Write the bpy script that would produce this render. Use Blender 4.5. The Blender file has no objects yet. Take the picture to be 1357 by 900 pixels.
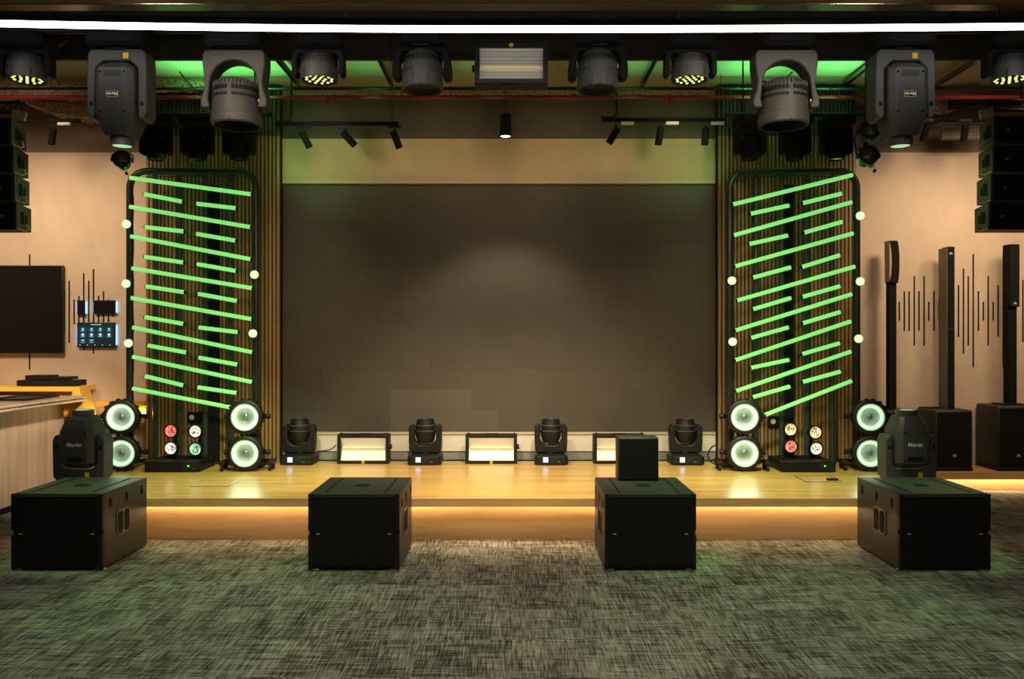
import bpy, bmesh, math, random
from mathutils import Vector, Matrix
random.seed(4)
PI = math.pi
scene = bpy.context.scene
COL = scene.collection
F, CX, CY, EYE = 1085.0, 678.5, 450.0, 1.65      # focal length in px of the 1357x900 frame, eye height in m

def at(px, py, d):
    return Vector(((px - CX) * d / F, d, EYE - (py - CY) * d / F))
def ax(px, d): return (px - CX) * d / F
def az(py, d): return EYE - (py - CY) * d / F

# ------------------------------------------------------------------ materials
def new_mat(name):
    m = bpy.data.materials.new(name); m.use_nodes = True
    nt = m.node_tree
    return m, nt, nt.nodes['Principled BSDF']
def N(nt, t, **kw):
    n = nt.nodes.new(t)
    for k, v in kw.items():
        if k in n.inputs: n.inputs[k].default_value = v
        else: setattr(n, k, v)
    return n
def mat(name, col, rough=.5, metal=0., var=.12, scale=30., bump=0., spec=.5, coat=0.):
    m, nt, b = new_mat(name)
    tc = N(nt, 'ShaderNodeTexCoord'); nz = N(nt, 'ShaderNodeTexNoise'); nz.inputs['Scale'].default_value = scale
    nz.inputs['Detail'].default_value = 4
    nt.links.new(tc.outputs['Object'], nz.inputs['Vector'])
    mx = N(nt, 'ShaderNodeMix', data_type='RGBA')
    mx.inputs[6].default_value = (*[c * (1 - var) for c in col], 1); mx.inputs[7].default_value = (*[min(1, c * (1 + var)) for c in col], 1)
    nt.links.new(nz.outputs['Fac'], mx.inputs[0]); nt.links.new(mx.outputs[2], b.inputs['Base Color'])
    b.inputs['Roughness'].default_value = rough; b.inputs['Metallic'].default_value = metal
    b.inputs['Specular IOR Level'].default_value = spec; b.inputs['Coat Weight'].default_value = coat
    if bump:
        bp = N(nt, 'ShaderNodeBump'); bp.inputs['Strength'].default_value = bump; bp.inputs['Distance'].default_value = .01
        nt.links.new(nz.outputs['Fac'], bp.inputs['Height']); nt.links.new(bp.outputs['Normal'], b.inputs['Normal'])
    return m
def emis(name, col, st, base=None):
    m, nt, b = new_mat(name)
    b.inputs['Base Color'].default_value = (*(base or col), 1); b.inputs['Roughness'].default_value = .4
    b.inputs['Emission Color'].default_value = (*col, 1); b.inputs['Emission Strength'].default_value = st
    return m

def ramp(nt, src, stops):
    r = N(nt, 'ShaderNodeValToRGB'); e = r.color_ramp.elements
    while len(e) < len(stops): e.new(.5)
    for i, (p, c) in enumerate(stops): e[i].position = p; e[i].color = (*c, 1)
    nt.links.new(src, r.inputs['Fac']); return r
def noise(nt, vec, sc, scale=1., detail=4., rough=.55):
    mp = N(nt, 'ShaderNodeMapping'); mp.inputs['Scale'].default_value = sc; nt.links.new(vec, mp.inputs['Vector'])
    n = N(nt, 'ShaderNodeTexNoise'); n.inputs['Scale'].default_value = scale; n.inputs['Detail'].default_value = detail; n.inputs['Roughness'].default_value = rough
    nt.links.new(mp.outputs['Vector'], n.inputs['Vector']); return n
def math_(nt, op, a, b=None):
    n = N(nt, 'ShaderNodeMath', operation=op)
    for i, v in enumerate((a, b)):
        if v is None: continue
        if isinstance(v, (int, float)): n.inputs[i].default_value = v
        else: nt.links.new(v, n.inputs[i])
    return n.outputs[0]

def carpet_mat():
    m, nt, b = new_mat('woven_carpet')
    g = N(nt, 'ShaderNodeNewGeometry'); p = g.outputs['Position']
    tile = N(nt, 'ShaderNodeTexWhiteNoise', noise_dimensions='2D')
    sn = N(nt, 'ShaderNodeVectorMath', operation='SNAP'); sn.inputs[1].default_value = (.5, .5, .5)
    nt.links.new(p, sn.inputs[0]); nt.links.new(sn.outputs[0], tile.inputs['Vector'])
    off = N(nt, 'ShaderNodeVectorMath', operation='ADD'); nt.links.new(p, off.inputs[0])      # every carpet tile is cut from another place
    sc = N(nt, 'ShaderNodeVectorMath', operation='SCALE'); sc.inputs['Scale'].default_value = 7.3; nt.links.new(tile.outputs['Color'], sc.inputs[0]); nt.links.new(sc.outputs[0], off.inputs[1])
    q = off.outputs[0]
    v = .5
    for scl, amp in (((135, 6, 1), .62), ((6, 115, 1), .52), ((40, 3.5, 1), .20), ((3.5, 36, 1), .20), ((5, 3, 1), .30)):
        n = noise(nt, q, scl, 1., 2., .5)
        v = math_(nt, 'ADD', v, math_(nt, 'MULTIPLY', math_(nt, 'SUBTRACT', n.outputs['Fac'], .5), amp))
    v = math_(nt, 'ADD', v, math_(nt, 'MULTIPLY', math_(nt, 'SUBTRACT', tile.outputs['Value'], .5), .06))
    r = ramp(nt, v, [(.34, (.028, .024, .02)), (.45, (.088, .083, .07)), (.55, (.195, .19, .16)), (.67, (.30, .295, .25))])
    nt.links.new(r.outputs[0], b.inputs['Base Color']); b.inputs['Roughness'].default_value = .95; b.inputs['Specular IOR Level'].default_value = .1
    bp = N(nt, 'ShaderNodeBump'); bp.inputs['Strength'].default_value = .5; bp.inputs['Distance'].default_value = .006
    nt.links.new(v, bp.inputs['Height']); nt.links.new(bp.outputs['Normal'], b.inputs['Normal'])
    return m
def wood_mat(name, c0, c1, c2, scale=(1.2, 40, 40), rough=.3, plank=0.):
    m, nt, b = new_mat(name)
    g = N(nt, 'ShaderNodeTexCoord'); p = g.outputs['Object']
    n1 = noise(nt, p, scale, 1., 5., .6); n2 = noise(nt, p, tuple(s * .25 for s in scale), 1., 2.)
    v = math_(nt, 'ADD', math_(nt, 'MULTIPLY', n1.outputs['Fac'], .6), math_(nt, 'MULTIPLY', n2.outputs['Fac'], .4))
    r = ramp(nt, v, [(.34, c0), (.5, c1), (.66, c2)])
    out = r.outputs[0]
    if plank:
        sep = N(nt, 'ShaderNodeSeparateXYZ'); nt.links.new(p, sep.inputs[0])
        row = math_(nt, 'FLOOR', math_(nt, 'DIVIDE', sep.outputs['Y'], plank))
        wn = N(nt, 'ShaderNodeTexWhiteNoise', noise_dimensions='1D'); nt.links.new(row, wn.inputs['W'])
        col = math_(nt, 'FLOOR', math_(nt, 'ADD', math_(nt, 'DIVIDE', sep.outputs['X'], 1.3), math_(nt, 'MULTIPLY', wn.outputs['Value'], 7.)))
        cb = N(nt, 'ShaderNodeCombineXYZ'); nt.links.new(row, cb.inputs[0]); nt.links.new(col, cb.inputs[1])
        w2 = N(nt, 'ShaderNodeTexWhiteNoise', noise_dimensions='2D'); nt.links.new(cb.outputs[0], w2.inputs['Vector'])
        hs = N(nt, 'ShaderNodeHueSaturation'); nt.links.new(out, hs.inputs['Color'])
        nt.links.new(math_(nt, 'ADD', .86, math_(nt, 'MULTIPLY', w2.outputs['Value'], .28)), hs.inputs['Value'])
        out = hs.outputs[0]
    nt.links.new(out, b.inputs['Base Color']); b.inputs['Roughness'].default_value = rough
    return m
PAINT_Z = 3.793
def plaster_mat(name, low, high, rough=.75):
    """plaster painted in two tones, the darker paint starting at PAINT_Z"""
    m, nt, b = new_mat(name)
    g = N(nt, 'ShaderNodeNewGeometry'); p = g.outputs['Position']
    n1 = noise(nt, p, (.9, .9, .9), 1.3, 5., .6); n2 = noise(nt, p, (5, 5, 2.5), 1.2, 5., .65)
    v = math_(nt, 'ADD', math_(nt, 'MULTIPLY', n1.outputs['Fac'], .6), math_(nt, 'MULTIPLY', n2.outputs['Fac'], .4))
    sh = lambda c, k: tuple(x * k for x in c)
    r1 = ramp(nt, v, [(.3, sh(low, .84)), (.7, sh(low, 1.1))]); r2 = ramp(nt, v, [(.3, sh(high, .75)), (.7, sh(high, 1.2))])
    sep = N(nt, 'ShaderNodeSeparateXYZ'); nt.links.new(p, sep.inputs[0])
    mx = N(nt, 'ShaderNodeMix', data_type='RGBA'); nt.links.new(math_(nt, 'GREATER_THAN', sep.outputs['Z'], PAINT_Z), mx.inputs[0])
    nt.links.new(r1.outputs[0], mx.inputs[6]); nt.links.new(r2.outputs[0], mx.inputs[7]); nt.links.new(mx.outputs[2], b.inputs['Base Color'])
    b.inputs['Roughness'].default_value = rough
    bp = N(nt, 'ShaderNodeBump'); bp.inputs['Strength'].default_value = .12; bp.inputs['Distance'].default_value = .01
    nt.links.new(v, bp.inputs['Height']); nt.links.new(bp.outputs['Normal'], b.inputs['Normal'])
    return m
def rough_mat():
    m, nt, b = new_mat('sprayed_fireproofing')
    g = N(nt, 'ShaderNodeNewGeometry'); n = noise(nt, g.outputs['Position'], (1, 1, 1), 38., 5., .7); n2 = noise(nt, g.outputs['Position'], (1, 1, 1), 9., 3.)
    r = ramp(nt, n.outputs['Fac'], [(.36, (.16, .1, .06)), (.5, (.6, .44, .3)), (.65, (.8, .64, .46))])
    nt.links.new(r.outputs[0], b.inputs['Base Color']); b.inputs['Roughness'].default_value = .95
    bp = N(nt, 'ShaderNodeBump'); bp.inputs['Strength'].default_value = 1.; bp.inputs['Distance'].default_value = .03
    nt.links.new(math_(nt, 'ADD', n.outputs['Fac'], n2.outputs['Fac']), bp.inputs['Height']); nt.links.new(bp.outputs['Normal'], b.inputs['Normal'])
    return m
def grille_mat(name, col, scale, hole=(.002, .002, .002)):
    m, nt, b = new_mat(name)
    tc = N(nt, 'ShaderNodeTexCoord'); vo = N(nt, 'ShaderNodeTexVoronoi'); vo.inputs['Scale'].default_value = scale; vo.inputs['Randomness'].default_value = 0
    nt.links.new(tc.outputs['Object'], vo.inputs['Vector'])
    r = ramp(nt, vo.outputs['Distance'], [(.3, hole), (.42, col)])
    nt.links.new(r.outputs[0], b.inputs['Base Color']); b.inputs['Roughness'].default_value = .6; b.inputs['Specular IOR Level'].default_value = .25
    return m
def screen_mat():
    m, nt, b = new_mat('display_mesh')
    tc = N(nt, 'ShaderNodeTexCoord'); p = tc.outputs['Object']
    bk = N(nt, 'ShaderNodeTexBrick'); bk.offset = 0; bk.squash = 1
    mp = N(nt, 'ShaderNodeMapping'); mp.inputs['Rotation'].default_value = (PI / 2, 0, 0); nt.links.new(p, mp.inputs['Vector']); nt.links.new(mp.outputs[0], bk.inputs['Vector'])
    bk.inputs['Scale'].default_value = 1; bk.inputs['Brick Width'].default_value = .2925; bk.inputs['Row Height'].default_value = .2225; bk.inputs['Mortar Size'].default_value = .0016
    bk.inputs['Color1'].default_value = (.09, .077, .063, 1); bk.inputs['Color2'].default_value = (.099, .085, .069, 1); bk.inputs['Mortar'].default_value = (.07, .06, .05, 1)
    wv = N(nt, 'ShaderNodeTexWave', bands_direction='X'); wv.inputs['Scale'].default_value = 22; nt.links.new(p, wv.inputs['Vector'])
    mx = N(nt, 'ShaderNodeMix', data_type='RGBA', blend_type='MULTIPLY'); mx.inputs[0].default_value = .25
    nt.links.new(bk.outputs['Color'], mx.inputs[6]); nt.links.new(wv.outputs['Color'], mx.inputs[7])
    nt.links.new(mx.outputs[2], b.inputs['Base Color']); b.inputs['Roughness'].default_value = .6; b.inputs['Specular IOR Level'].default_value = .3
    return m

M = dict(
    carpet=carpet_mat(),
    deck=wood_mat('bamboo_deck', (.40, .235, .065), (.56, .35, .105), (.70, .46, .16), (1.1, 55, 55), .27, .045),
    fascia=wood_mat('fascia_wood', (.45, .25, .10), (.58, .34, .145), (.66, .42, .2), (1.5, 30, 30), .45),
    riser=wood_mat('riser_wood', (.34, .21, .10), (.44, .29, .15), (.52, .36, .2), (1.2, 18, 18), .5),
    slat=wood_mat('slat_oak', (.25, .142, .058), (.35, .205, .088), (.45, .275, .125), (35, 35, 1.2), .5),
    slat_dark=mat('slat_dark_paint', (.075, .07, .055), .6),
    counter=wood_mat('counter_wood', (.40, .28, .19), (.5, .37, .26), (.6, .46, .34), (14, 14, .9), .5),
    counter_edge=wood_mat('counter_edge', (.4, .3, .22), (.52, .41, .32), (.6, .5, .4), (2, 30, 30), .25),
    wall=plaster_mat('two_tone_plaster', (.64, .505, .385), (.21, .155, .11)),
    wall_mid=plaster_mat('two_tone_plaster_centre', (.53, .40, .245), (.09, .072, .055)),
    ceiling=mat('ceiling_paint', (.33, .31, .25), .8, scale=2.),
    ceiling_front=mat('soffit_brown', (.09, .055, .04), .7, scale=3.),
    black=mat('black_plastic', (.008, .008, .008), .5, spec=.35),
    black_matte=mat('black_matte', (.009, .009, .009), .8, spec=.15),
    black_beam=mat('black_beam_paint', (.035, .031, .028), .75, spec=.2),
    cab=mat('speaker_paint', (.026, .025, .0235), .5, scale=160., bump=.25),
    grey=mat('grey_plastic', (.05, .05, .052), .5, scale=60.),
    grey_light=mat('light_grey_cast', (.034, .034, .034), .55, scale=60., spec=.35),
    steel=mat('steel', (.55, .53, .5), .3, 1.), trim=mat('brushed_trim', (.25, .24, .22), .2, 1., scale=8.),
    tube_metal=mat('painted_tube', (.02, .024, .021), .35),
    hanger=mat('green_lit_tube', (.035, .05, .042), .25),  # dark pipe with the green light of the tubes put into its colour
    red=mat('red_pipe_paint', (.2, .006, .009), .5),
    rough=rough_mat(), grille=grille_mat('speaker_grille', (.006, .006, .0058), 110.), grille_side=grille_mat('perforated_tray', (.2, .17, .14), 26., (.02, .02, .02)),
    screen=screen_mat(), module=mat('display_module_paint', (.095, .081, .067), .6, scale=120.),
    white_panel=mat('white_panel', (.7, .67, .6), .6), vent=mat('vent_grey', (.3, .29, .27), .5), lip=mat('beige_lip', (.5, .4, .3), .6),
    yellow=wood_mat('yellow_laminate', (.72, .43, .05), (.82, .52, .07), (.9, .6, .1), (3, 3, 3), .35),
    yellow_sticker=emis('yellow_sticker', (.8, .62, .02), .0), sticker_sign=mat('sticker_black', (.02, .02, .02), .5),
    logo_white=mat('logo_white', (.85, .84, .78), .4), logo_gold=mat('logo_gold', (.75, .6, .2), .4), logo_grey=mat('logo_grey', (.4, .4, .4), .4),
    tv=mat('tv_glass', (.012, .011, .01), .12), tv_body=mat('tv_body', (.01, .01, .01), .4),
    glass=mat('dark_glass', (.02, .025, .022), .08, coat=.5),
    tan=mat('tan_plate', (.42, .33, .22), .6), reflector=mat('strobe_reflector', (.8, .78, .74), .35, bump=.1, scale=90.),
    linear=emis('linear_diffuser', (1., .93, .85), 11.), pend=emis('pendant_lens', (1., .9, .72), 10.),
    warm=emis('warm_led', (1., .68, .32), 27.), warm2=emis('warm_led_bench', (1., .7, .34), 60.),
    tube=emis('green_tube', (.235, .76, .2), .88), bulb=emis('green_bulb', (.6, 1., .48), 1.2),
    wash=emis('wash_reflector', (.45, .66, .5), .40), wash_led=emis('wash_led', (.66, 1., .7), 1.05), wash_hub=mat('wash_hub', (.25, .28, .25), .3, .5),
    disp=emis('blue_display', (.35, .5, 1.), 2.2), led_green=emis('green_led', (.1, 1., .1), 2.),
    red_lamp=emis('red_lamp', (1., .2, .16), .9), amber_lamp=emis('amber_lamp', (1., .62, .36), .9), white_lamp=emis('white_lamp', (1., .9, .75), .9), teal_lamp=emis('teal_lamp', (.35, .75, .55), .7), lamp_cell=mat('lamp_cell', (.1, .08, .07), .3),
    led_yellow=emis('yellow_led', (.8, .85, .3), 1.1), beam=emis('beam_lens', (.35, .75, .4), .9), strobe_tube=emis('strobe_tube', (.85, .75, .42), .15), strobe_panel=emis('strobe_panel', (.9, .85, .75), .22),  # strobe panels glow faintly in place of the light falling on them
    ui=emis('ui_back', (.004, .012, .018), 1.), ui_icon=emis('ui_icon', (.3, .6, .8), .8), ui_tile=emis('ui_tile', (.008, .028, .042), 1.), halo=emis('blue_halo', (.12, .4, 1.), 5.), cable=mat('cable_rubber', (.012, .012, .012), .5), strap=mat('green_filter', (.05, .4, .14), .4),
)
M['lit_brown'] = mat('lit_brown_plastic', (.16, .125, .095), .4); M['par_lens'] = mat('par_lens_glass', (.10, .075, .05), .2, coat=.3)  # first one: light on column side and handle rims, put into the colour
M['yellow_sticker'] = mat('yellow_sticker_paper', (.75, .56, .02), .5)

# ------------------------------------------------------------------ mesh builder
class MB:
    def __init__(s): s.bm = bmesh.new()
    def faces(s, rings, close=True, cap=(True, True)):
        bm = s.bm; vs = [[bm.verts.new(p) for p in r] for r in rings]; n = len(vs[0])
        for a, b in zip(vs, vs[1:]):
            for i in range(n if close else n - 1):
                j = (i + 1) % n
                bm.faces.new((a[i], a[j], b[j], b[i]))
        if cap[0]: bm.faces.new(vs[0][::-1])
        if cap[1]: bm.faces.new(vs[-1])
        return s
    def box(s, x0, x1, y0, y1, z0, z1, m=None):
        r = [[Vector((x0, y0, z)), Vector((x1, y0, z)), Vector((x1, y1, z)), Vector((x0, y1, z))] for z in (z0, z1)]
        if m is not None: r = [[m @ p for p in q] for q in r]
        return s.faces(r)
    def prism(s, pts, y0, y1, m=None):            # outline in XZ pushed along Y
        r = [[Vector((x, y, z)) for x, z in pts] for y in (y0, y1)]
        if m is not None: r = [[m @ p for p in q] for q in r]
        return s.faces(r)
    def cyl(s, p0, p1, r0, r1=None, seg=16):
        p0, p1 = Vector(p0), Vector(p1); r1 = r0 if r1 is None else r1
        q = (p1 - p0).to_track_quat('Z', 'Y')
        ring = lambda p, r: [p + q @ Vector((r * math.cos(2 * PI * i / seg), r * math.sin(2 * PI * i / seg), 0)) for i in range(seg)]
        return s.faces([ring(p0, r0), ring(p1, r1)])
    def lathe(s, prof, m=None, seg=28, cap=(True, True)):     # (r, z) profile round Z
        r = [[Vector((max(r_, 1e-4) * math.cos(2 * PI * i / seg), max(r_, 1e-4) * math.sin(2 * PI * i / seg), z)) for i in range(seg)] for r_, z in prof]
        if m is not None: r = [[m @ p for p in q] for q in r]
        return s.faces(r, cap=cap)
    def path(s, pts, r, seg=8):
        pts = [Vector(p) for p in pts]; rings = []; up = Vector((.13, .21, .97)).normalized()
        for i, p in enumerate(pts):
            t = (pts[min(i + 1, len(pts) - 1)] - pts[max(i - 1, 0)]).normalized()
            u = up - t * up.dot(t)
            if u.length < .05: u = Vector((1, 0, 0)) - t * t.x
            u.normalize(); up = u; w = t.cross(u)
            rings.append([p + r * (math.cos(2 * PI * k / seg) * u + math.sin(2 * PI * k / seg) * w) for k in range(seg)])
        return s.faces(rings)
    def octa(s, secs, c=.32):                     # (z, half width, half depth) chamfered sections
        R = []
        for z, a, b in secs:
            k = c * min(a, b)
            R.append([Vector(v) for v in ((-a + k, -b, z), (a - k, -b, z), (a, -b + k, z), (a, b - k, z), (a - k, b, z), (-a + k, b, z), (-a, b - k, z), (-a, -b + k, z))])
        return s.faces(R)
    def build(s, name, m, parent=None, bevel=0., loc=(0, 0, 0), ang=32):
        bm = s.bm; bmesh.ops.recalc_face_normals(bm, faces=bm.faces)
        me = bpy.data.meshes.new(name); bm.to_mesh(me); bm.free()
        for p in me.polygons: p.use_smooth = True
        me.set_sharp_from_angle(angle=math.radians(ang))
        me.materials.append(m)
        o = bpy.data.objects.new(name, me); COL.objects.link(o); o.location = loc
        if parent is not None: o.parent = parent
        if bevel:
            b = o.modifiers.new('edge', 'BEVEL'); b.width = bevel; b.segments = 2; b.limit_method = 'ANGLE'; b.angle_limit = math.radians(40); b.harden_normals = False
        return o

def tag(o, label, cat, group=None, kind='thing'):
    o['label'] = label; o['category'] = cat; o['kind'] = kind
    if group: o['group'] = group
    return o
def thing(name, label, cat, loc=(0, 0, 0), rot=(0, 0, 0), group=None):
    o = bpy.data.objects.new(name, None); COL.objects.link(o); o.location = loc; o.rotation_euler = rot; o.empty_display_size = .1
    return tag(o, label, cat, group)
def struct(o): o['kind'] = 'structure'; return o
def copy_tree(o, parent=None):
    c = o.copy(); COL.objects.link(c)
    if parent is not None: c.parent = parent
    for ch in list(o.children): copy_tree(ch, c)
    return c
def place(src, first, label, loc, rot=(0, 0, 0), scale=1., group=None):
    o = src if first else copy_tree(src)
    o.location = loc; o.rotation_euler = rot; o.scale = (scale,) * 3; o['label'] = label
    if group: o['group'] = group
    return o
def text(name, body, size, m, parent, loc, rot=(PI / 2, 0, 0), bold=0.):
    c = bpy.data.curves.new('t', 'FONT'); c.body = body; c.size = size; c.align_x = 'CENTER'; c.align_y = 'CENTER'; c.extrude = .0006; c.offset = bold
    t = bpy.data.objects.new('t', c); COL.objects.link(t); bpy.context.view_layer.update()
    me = bpy.data.meshes.new_from_object(t.evaluated_get(bpy.context.evaluated_depsgraph_get()))
    bpy.data.objects.remove(t); bpy.data.curves.remove(c)
    me.materials.clear(); me.materials.append(m)
    o = bpy.data.objects.new(name, me); COL.objects.link(o); o.parent = parent; o.location = loc; o.rotation_euler = rot
    return o

RX90 = Matrix.Rotation(PI / 2, 4, 'X')            # turns a lathe's +Z into -Y (towards the audience)
def T(x, y, z): return Matrix.Translation((x, y, z))

# ------------------------------------------------------------------ the setting
SZ = .364                                          # stage height
CEIL, SOFFIT = 4.34, 3.66
XL, XR, WBACK = -7., 7., 9.376
struct(MB().box(XL, XR, -3, 10, -.1, 0).build('floor', M['carpet']))
struct(MB().box(XL - .1, XL, -3, 9.5, 0, 4.5).build('wall_left', M['wall'])); struct(MB().box(XR, XR + .1, -3, 9.5, 0, 4.5).build('wall_right', M['wall']))
struct(MB().box(XL, XR, -3.1, -3, 0, 4.5).build('wall_front', M['wall']))
struct(MB().box(XL, -3.83, WBACK, WBACK + .12, 0, CEIL).build('wall_back_left', M['wall']))
struct(MB().box(3.60, XR, WBACK, WBACK + .12, 0, CEIL).build('wall_back_right', M['wall']))
SLX0, SLX1 = ax(370.5, 8.62), ax(951.5, 8.62)
SCX0, SCX1 = ax(371, 8.78), ax(951, 8.78)
SCZ0, SCZ1 = az(572, 8.78), az(245, 8.78)
struct(MB().box(-2.5, 2.2, 8.74, 9.3, SCZ1 + .04, CEIL).build('wall_back', M['wall_mid']))
struct(MB().box(-2.5, 2.2, 8.725, 8.86, SCZ1 + .005, SCZ1 + .04).build('trim_1', M['lip'], bevel=.004))
struct(MB().box(-2.5, 2.2, 8.725, 8.86, SCZ0 - .03, SCZ0 - .003).build('trim_2', M['lip'], bevel=.004))
struct(MB().box(-2.5, 2.2, 8.735, 8.9, az(598, 8.735), SCZ0 - .03).build('trim_3', M['white_panel']))
v = MB().box(-2.5, 2.2, 8.75, 8.9, SZ, az(598, 8.735))
k = -2.49
while k < 2.19:
    v.box(k, k + .006, 8.742, 8.75, SZ + .012, az(598, 8.735) - .012); k += .022
struct(v.build('trim_4', M['vent']))
struct(MB().box(-3.86, SLX0, 8.66, 8.72, 0, CEIL).box(-3.86, -2.53, 8.72, WBACK + .1, 0, CEIL).build('wall_slat_left', M['black_matte']))
struct(MB().box(SLX1, 3.63, 8.66, 8.72, 0, CEIL).box(2.25, 3.63, 8.72, WBACK + .1, 0, CEIL).build('wall_slat_right', M['black_matte']))
def slats(n, x0, x1):
    lo, hi = MB(), MB(); x = x0 + .006
    while x < x1 - .028:
        lo.box(x, x + .026, 8.62, 8.659, SZ + .002, PAINT_Z); hi.box(x, x + .026, 8.62, 8.659, PAINT_Z, CEIL - .002); x += .0405
    t = struct(lo.build('trim_%d' % n, M['slat'])); struct(hi.build('trim_%d' % (n + 1), M['slat_dark']))
slats(5, -3.86, SLX0); slats(7, SLX1, 3.63)
struct(MB().box(XL, XR, 5.0, 9.5, CEIL, CEIL + .1).build('ceiling', M['ceiling']))
struct(MB().box(XL, XR, -3, 4.90, SOFFIT, SOFFIT + .12).build('ceiling_front', M['ceiling_front']))
struct(MB().box(XL, XR, 4.90, 5.0, SOFFIT - .004, CEIL + .1).build('trim_9', M['trim'], bevel=.004))
struct(MB().box(XL, XR, 6.55, 6.59, az(80, 6.57), CEIL).build('trim_10', M['black_beam'], bevel=.006))
# rough sprayed beam under the ceiling, with a ragged lower edge near both ends
def ragged(x0, x1, y0, y1, low, amp, n, top):
    pts = [(x1, top), (x0, top)]
    for i in range(n + 1):
        f = i / n; pts.append((x0 + (x1 - x0) * f, low(f) + random.uniform(-amp, amp)))
    return MB().prism(pts, y0, y1)
struct(ragged(SLX0 + .005, SLX1 - .005, 8.69, 8.738, lambda f: az(126.5, 8.69), .010, 80, CEIL).build('trim_11', M['rough']))
struct(ragged(-6.4, -3.12, 8.4, 8.5, lambda f: az(127 - 8 * (f > .72), 8.4), .012, 90, CEIL).build('trim_15', M['rough']))
lowL = lambda f: az(152 - 25 * max(0, 1 - f * 4) ** 1.0, 9.1) + .03 * math.sin(f * 9)
struct(ragged(-5.6, -3.87, 9.1, WBACK, lowL, .018, 50, CEIL).build('trim_12', M['rough']))
struct(MB().box(3.64, 6.9, 8.7, 8.8, az(127, 8.7), CEIL).build('trim_13', M['wall'], bevel=.004))
struct(ragged(4.7, 5.6, 9.1, WBACK, lambda f: az(150 - 32 * f, 9.1), .02, 30, CEIL).build('trim_14', M['rough']))

# stage
st = bpy.data.objects.new('stage_platform', None); COL.objects.link(st); struct(st)
st['label'] = 'yellow wooden stage platform across the room with a lit recess under its edge'; st['category'] = 'stage'
SX0, SX1, SY0 = -4.05, 3.85, 6.63
MB().box(SX0, SX1, SY0 + .012, 8.66, SZ - .07, SZ).build('deck', M['deck'], st, .003)
MB().box(SX0, SX1, SY0, SY0 + .012, SZ - .07, SZ - .001).build('fascia', M['fascia'], st, .002)
MB().box(SX0 + .1, SX1 - .1, 6.76, 8.6, 0, SZ - .07).build('riser', M['riser'], st)
MB().box(SX0 + .12, SX1 - .12, 6.70, 6.714, SZ - .083, SZ - .0705).build('strip_light', M['warm'], st)
st2 = bpy.data.objects.new('low_platform', None); COL.objects.link(st2); struct(st2)
st2['label'] = 'low wooden platform under the column speakers with a glowing edge'; st2['category'] = 'stage'
LZ = .214
MB().box(3.87, 6.9, 8.86, WBACK - .003, LZ - .08, LZ).build('deck', M['fascia'], st2, .003)
MB().box(3.87, 6.9, 8.96, WBACK - .003, 0, LZ - .08).build('riser', M['riser'], st2)
MB().box(3.88, 6.9, 8.90, 8.915, LZ - .085, LZ - .0805).build('strip_light', M['warm2'], st2)

# ------------------------------------------------------------------ LED wall
w = thing('led_wall', 'huge switched-off dark LED display wall behind the stage', 'screen', (0, 8.78, 0))
MB().box(SCX0, SCX1, 0, .05, SCZ0, SCZ1).build('display_surface', M['screen'], w)
mw, mh = 36 * 8.78 / F, 28 * 8.78 / F
md = None
for (i, j) in ((0, 0), (1, 0), (2, 0), (3, 0), (0, 1), (1, 1), (2, 1)):
    if md is None: md = MB().box(.001, mw - .001, -.0012, 0, .001, mh - .001).build('display_module', M['module'], w); o = md
    else: o = md.copy(); COL.objects.link(o); o.parent = w
    o.location = (ax(517, 8.78) + i * mw, 0, SCZ0 + j * mh)

# ------------------------------------------------------------------ subwoofers
SW, SH, SD0, SD1 = .65, .55, 5.83, 6.54
def make_sub():
    r = thing('subwoofer', '', 'speaker', group='subwoofers lined up in front of the stage')
    b = MB(); h = SW / 2
    b.box(-h, h, .02, SD1 - SD0, .012, SH).build('cabinet', M['cab'], r, .006)
    MB().box(-h + .03, h - .03, -.004, .02, .03, SH - .015).build('grille', M['grille'], r, .004)
    for s in (-1, 1):
        q = MB(); xs = sorted((s * h, s * (h - .03)))
        for z0, z1 in ((.012, .26), (.29, SH)): q.box(xs[0], xs[1], -.006, .0195, z0, z1)
        q.build('corner_rail', M['black'], r, .003)
    for s in (-1, 1):
        MB().box(s * (h - .07) - .012, s * (h - .07) + .012, -.006, -.004, .262, .27).build('badge', M['logo_grey'], r)
        # side handle: two rounded openings in a raised rim coloured as catching light
        rim = MB(); x = s * h
        def rr(y0, y1, z0, z1, c): return [(y0 + c, z0), (y1 - c, z0), (y1, z0 + c), (y1, z1 - c), (y1 - c, z1), (y0 + c, z1), (y0, z1 - c), (y0, z0 + c)]
        def slab(mb, pts, x0, x1): mb.faces([[Vector((x0, y, z)) for y, z in pts], [Vector((x1, y, z)) for y, z in pts]])
        slab(rim, rr(.20, .41, .20, .39, .03), x + s * .0, x + s * .006); hd = rim.build('handle', M['lit_brown'], r, .002)
        for y0 in (.215, .315):
            q = MB(); slab(q, rr(y0, y0 + .08, .215, .375, .02), x + s * .006, x + s * .0085); q.build('grip_opening', M['black_matte'], hd)
        for y in (.10, .35, .6):
            q = MB(); slab(q, rr(y, y + .03, .43, .50, .012), x, x + s * .003); q.build('rigging_slot', M['black_matte'], r)
        for y in (.035, SD1 - SD0 - .05):
            MB().box(s * h - s * .035 - .035, s * h - s * .035 + .035, y - .02, y + .02, 0, .012).build('foot', M['steel'], r, .003)
        MB().box(s * (h - .11) - .006, s * (h - .11) + .006, .06, .66, SH, SH + .0025).build('skid_channel', M['black_matte'], r)
    m = T(0, .34, SH)
    MB().lathe([(.055, 0), (.055, .003), (.03, .003), (.025, .0005)], m).build('pole_socket', M['black_matte'], r)
    MB().cyl((-.12, -.0055, .045), (-.12, -.004, .045), .008).cyl((-.09, -.0055, .045), (-.09, -.004, .045), .008).build('logo', M['black'], r)
    return r
sub = make_sub()
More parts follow.
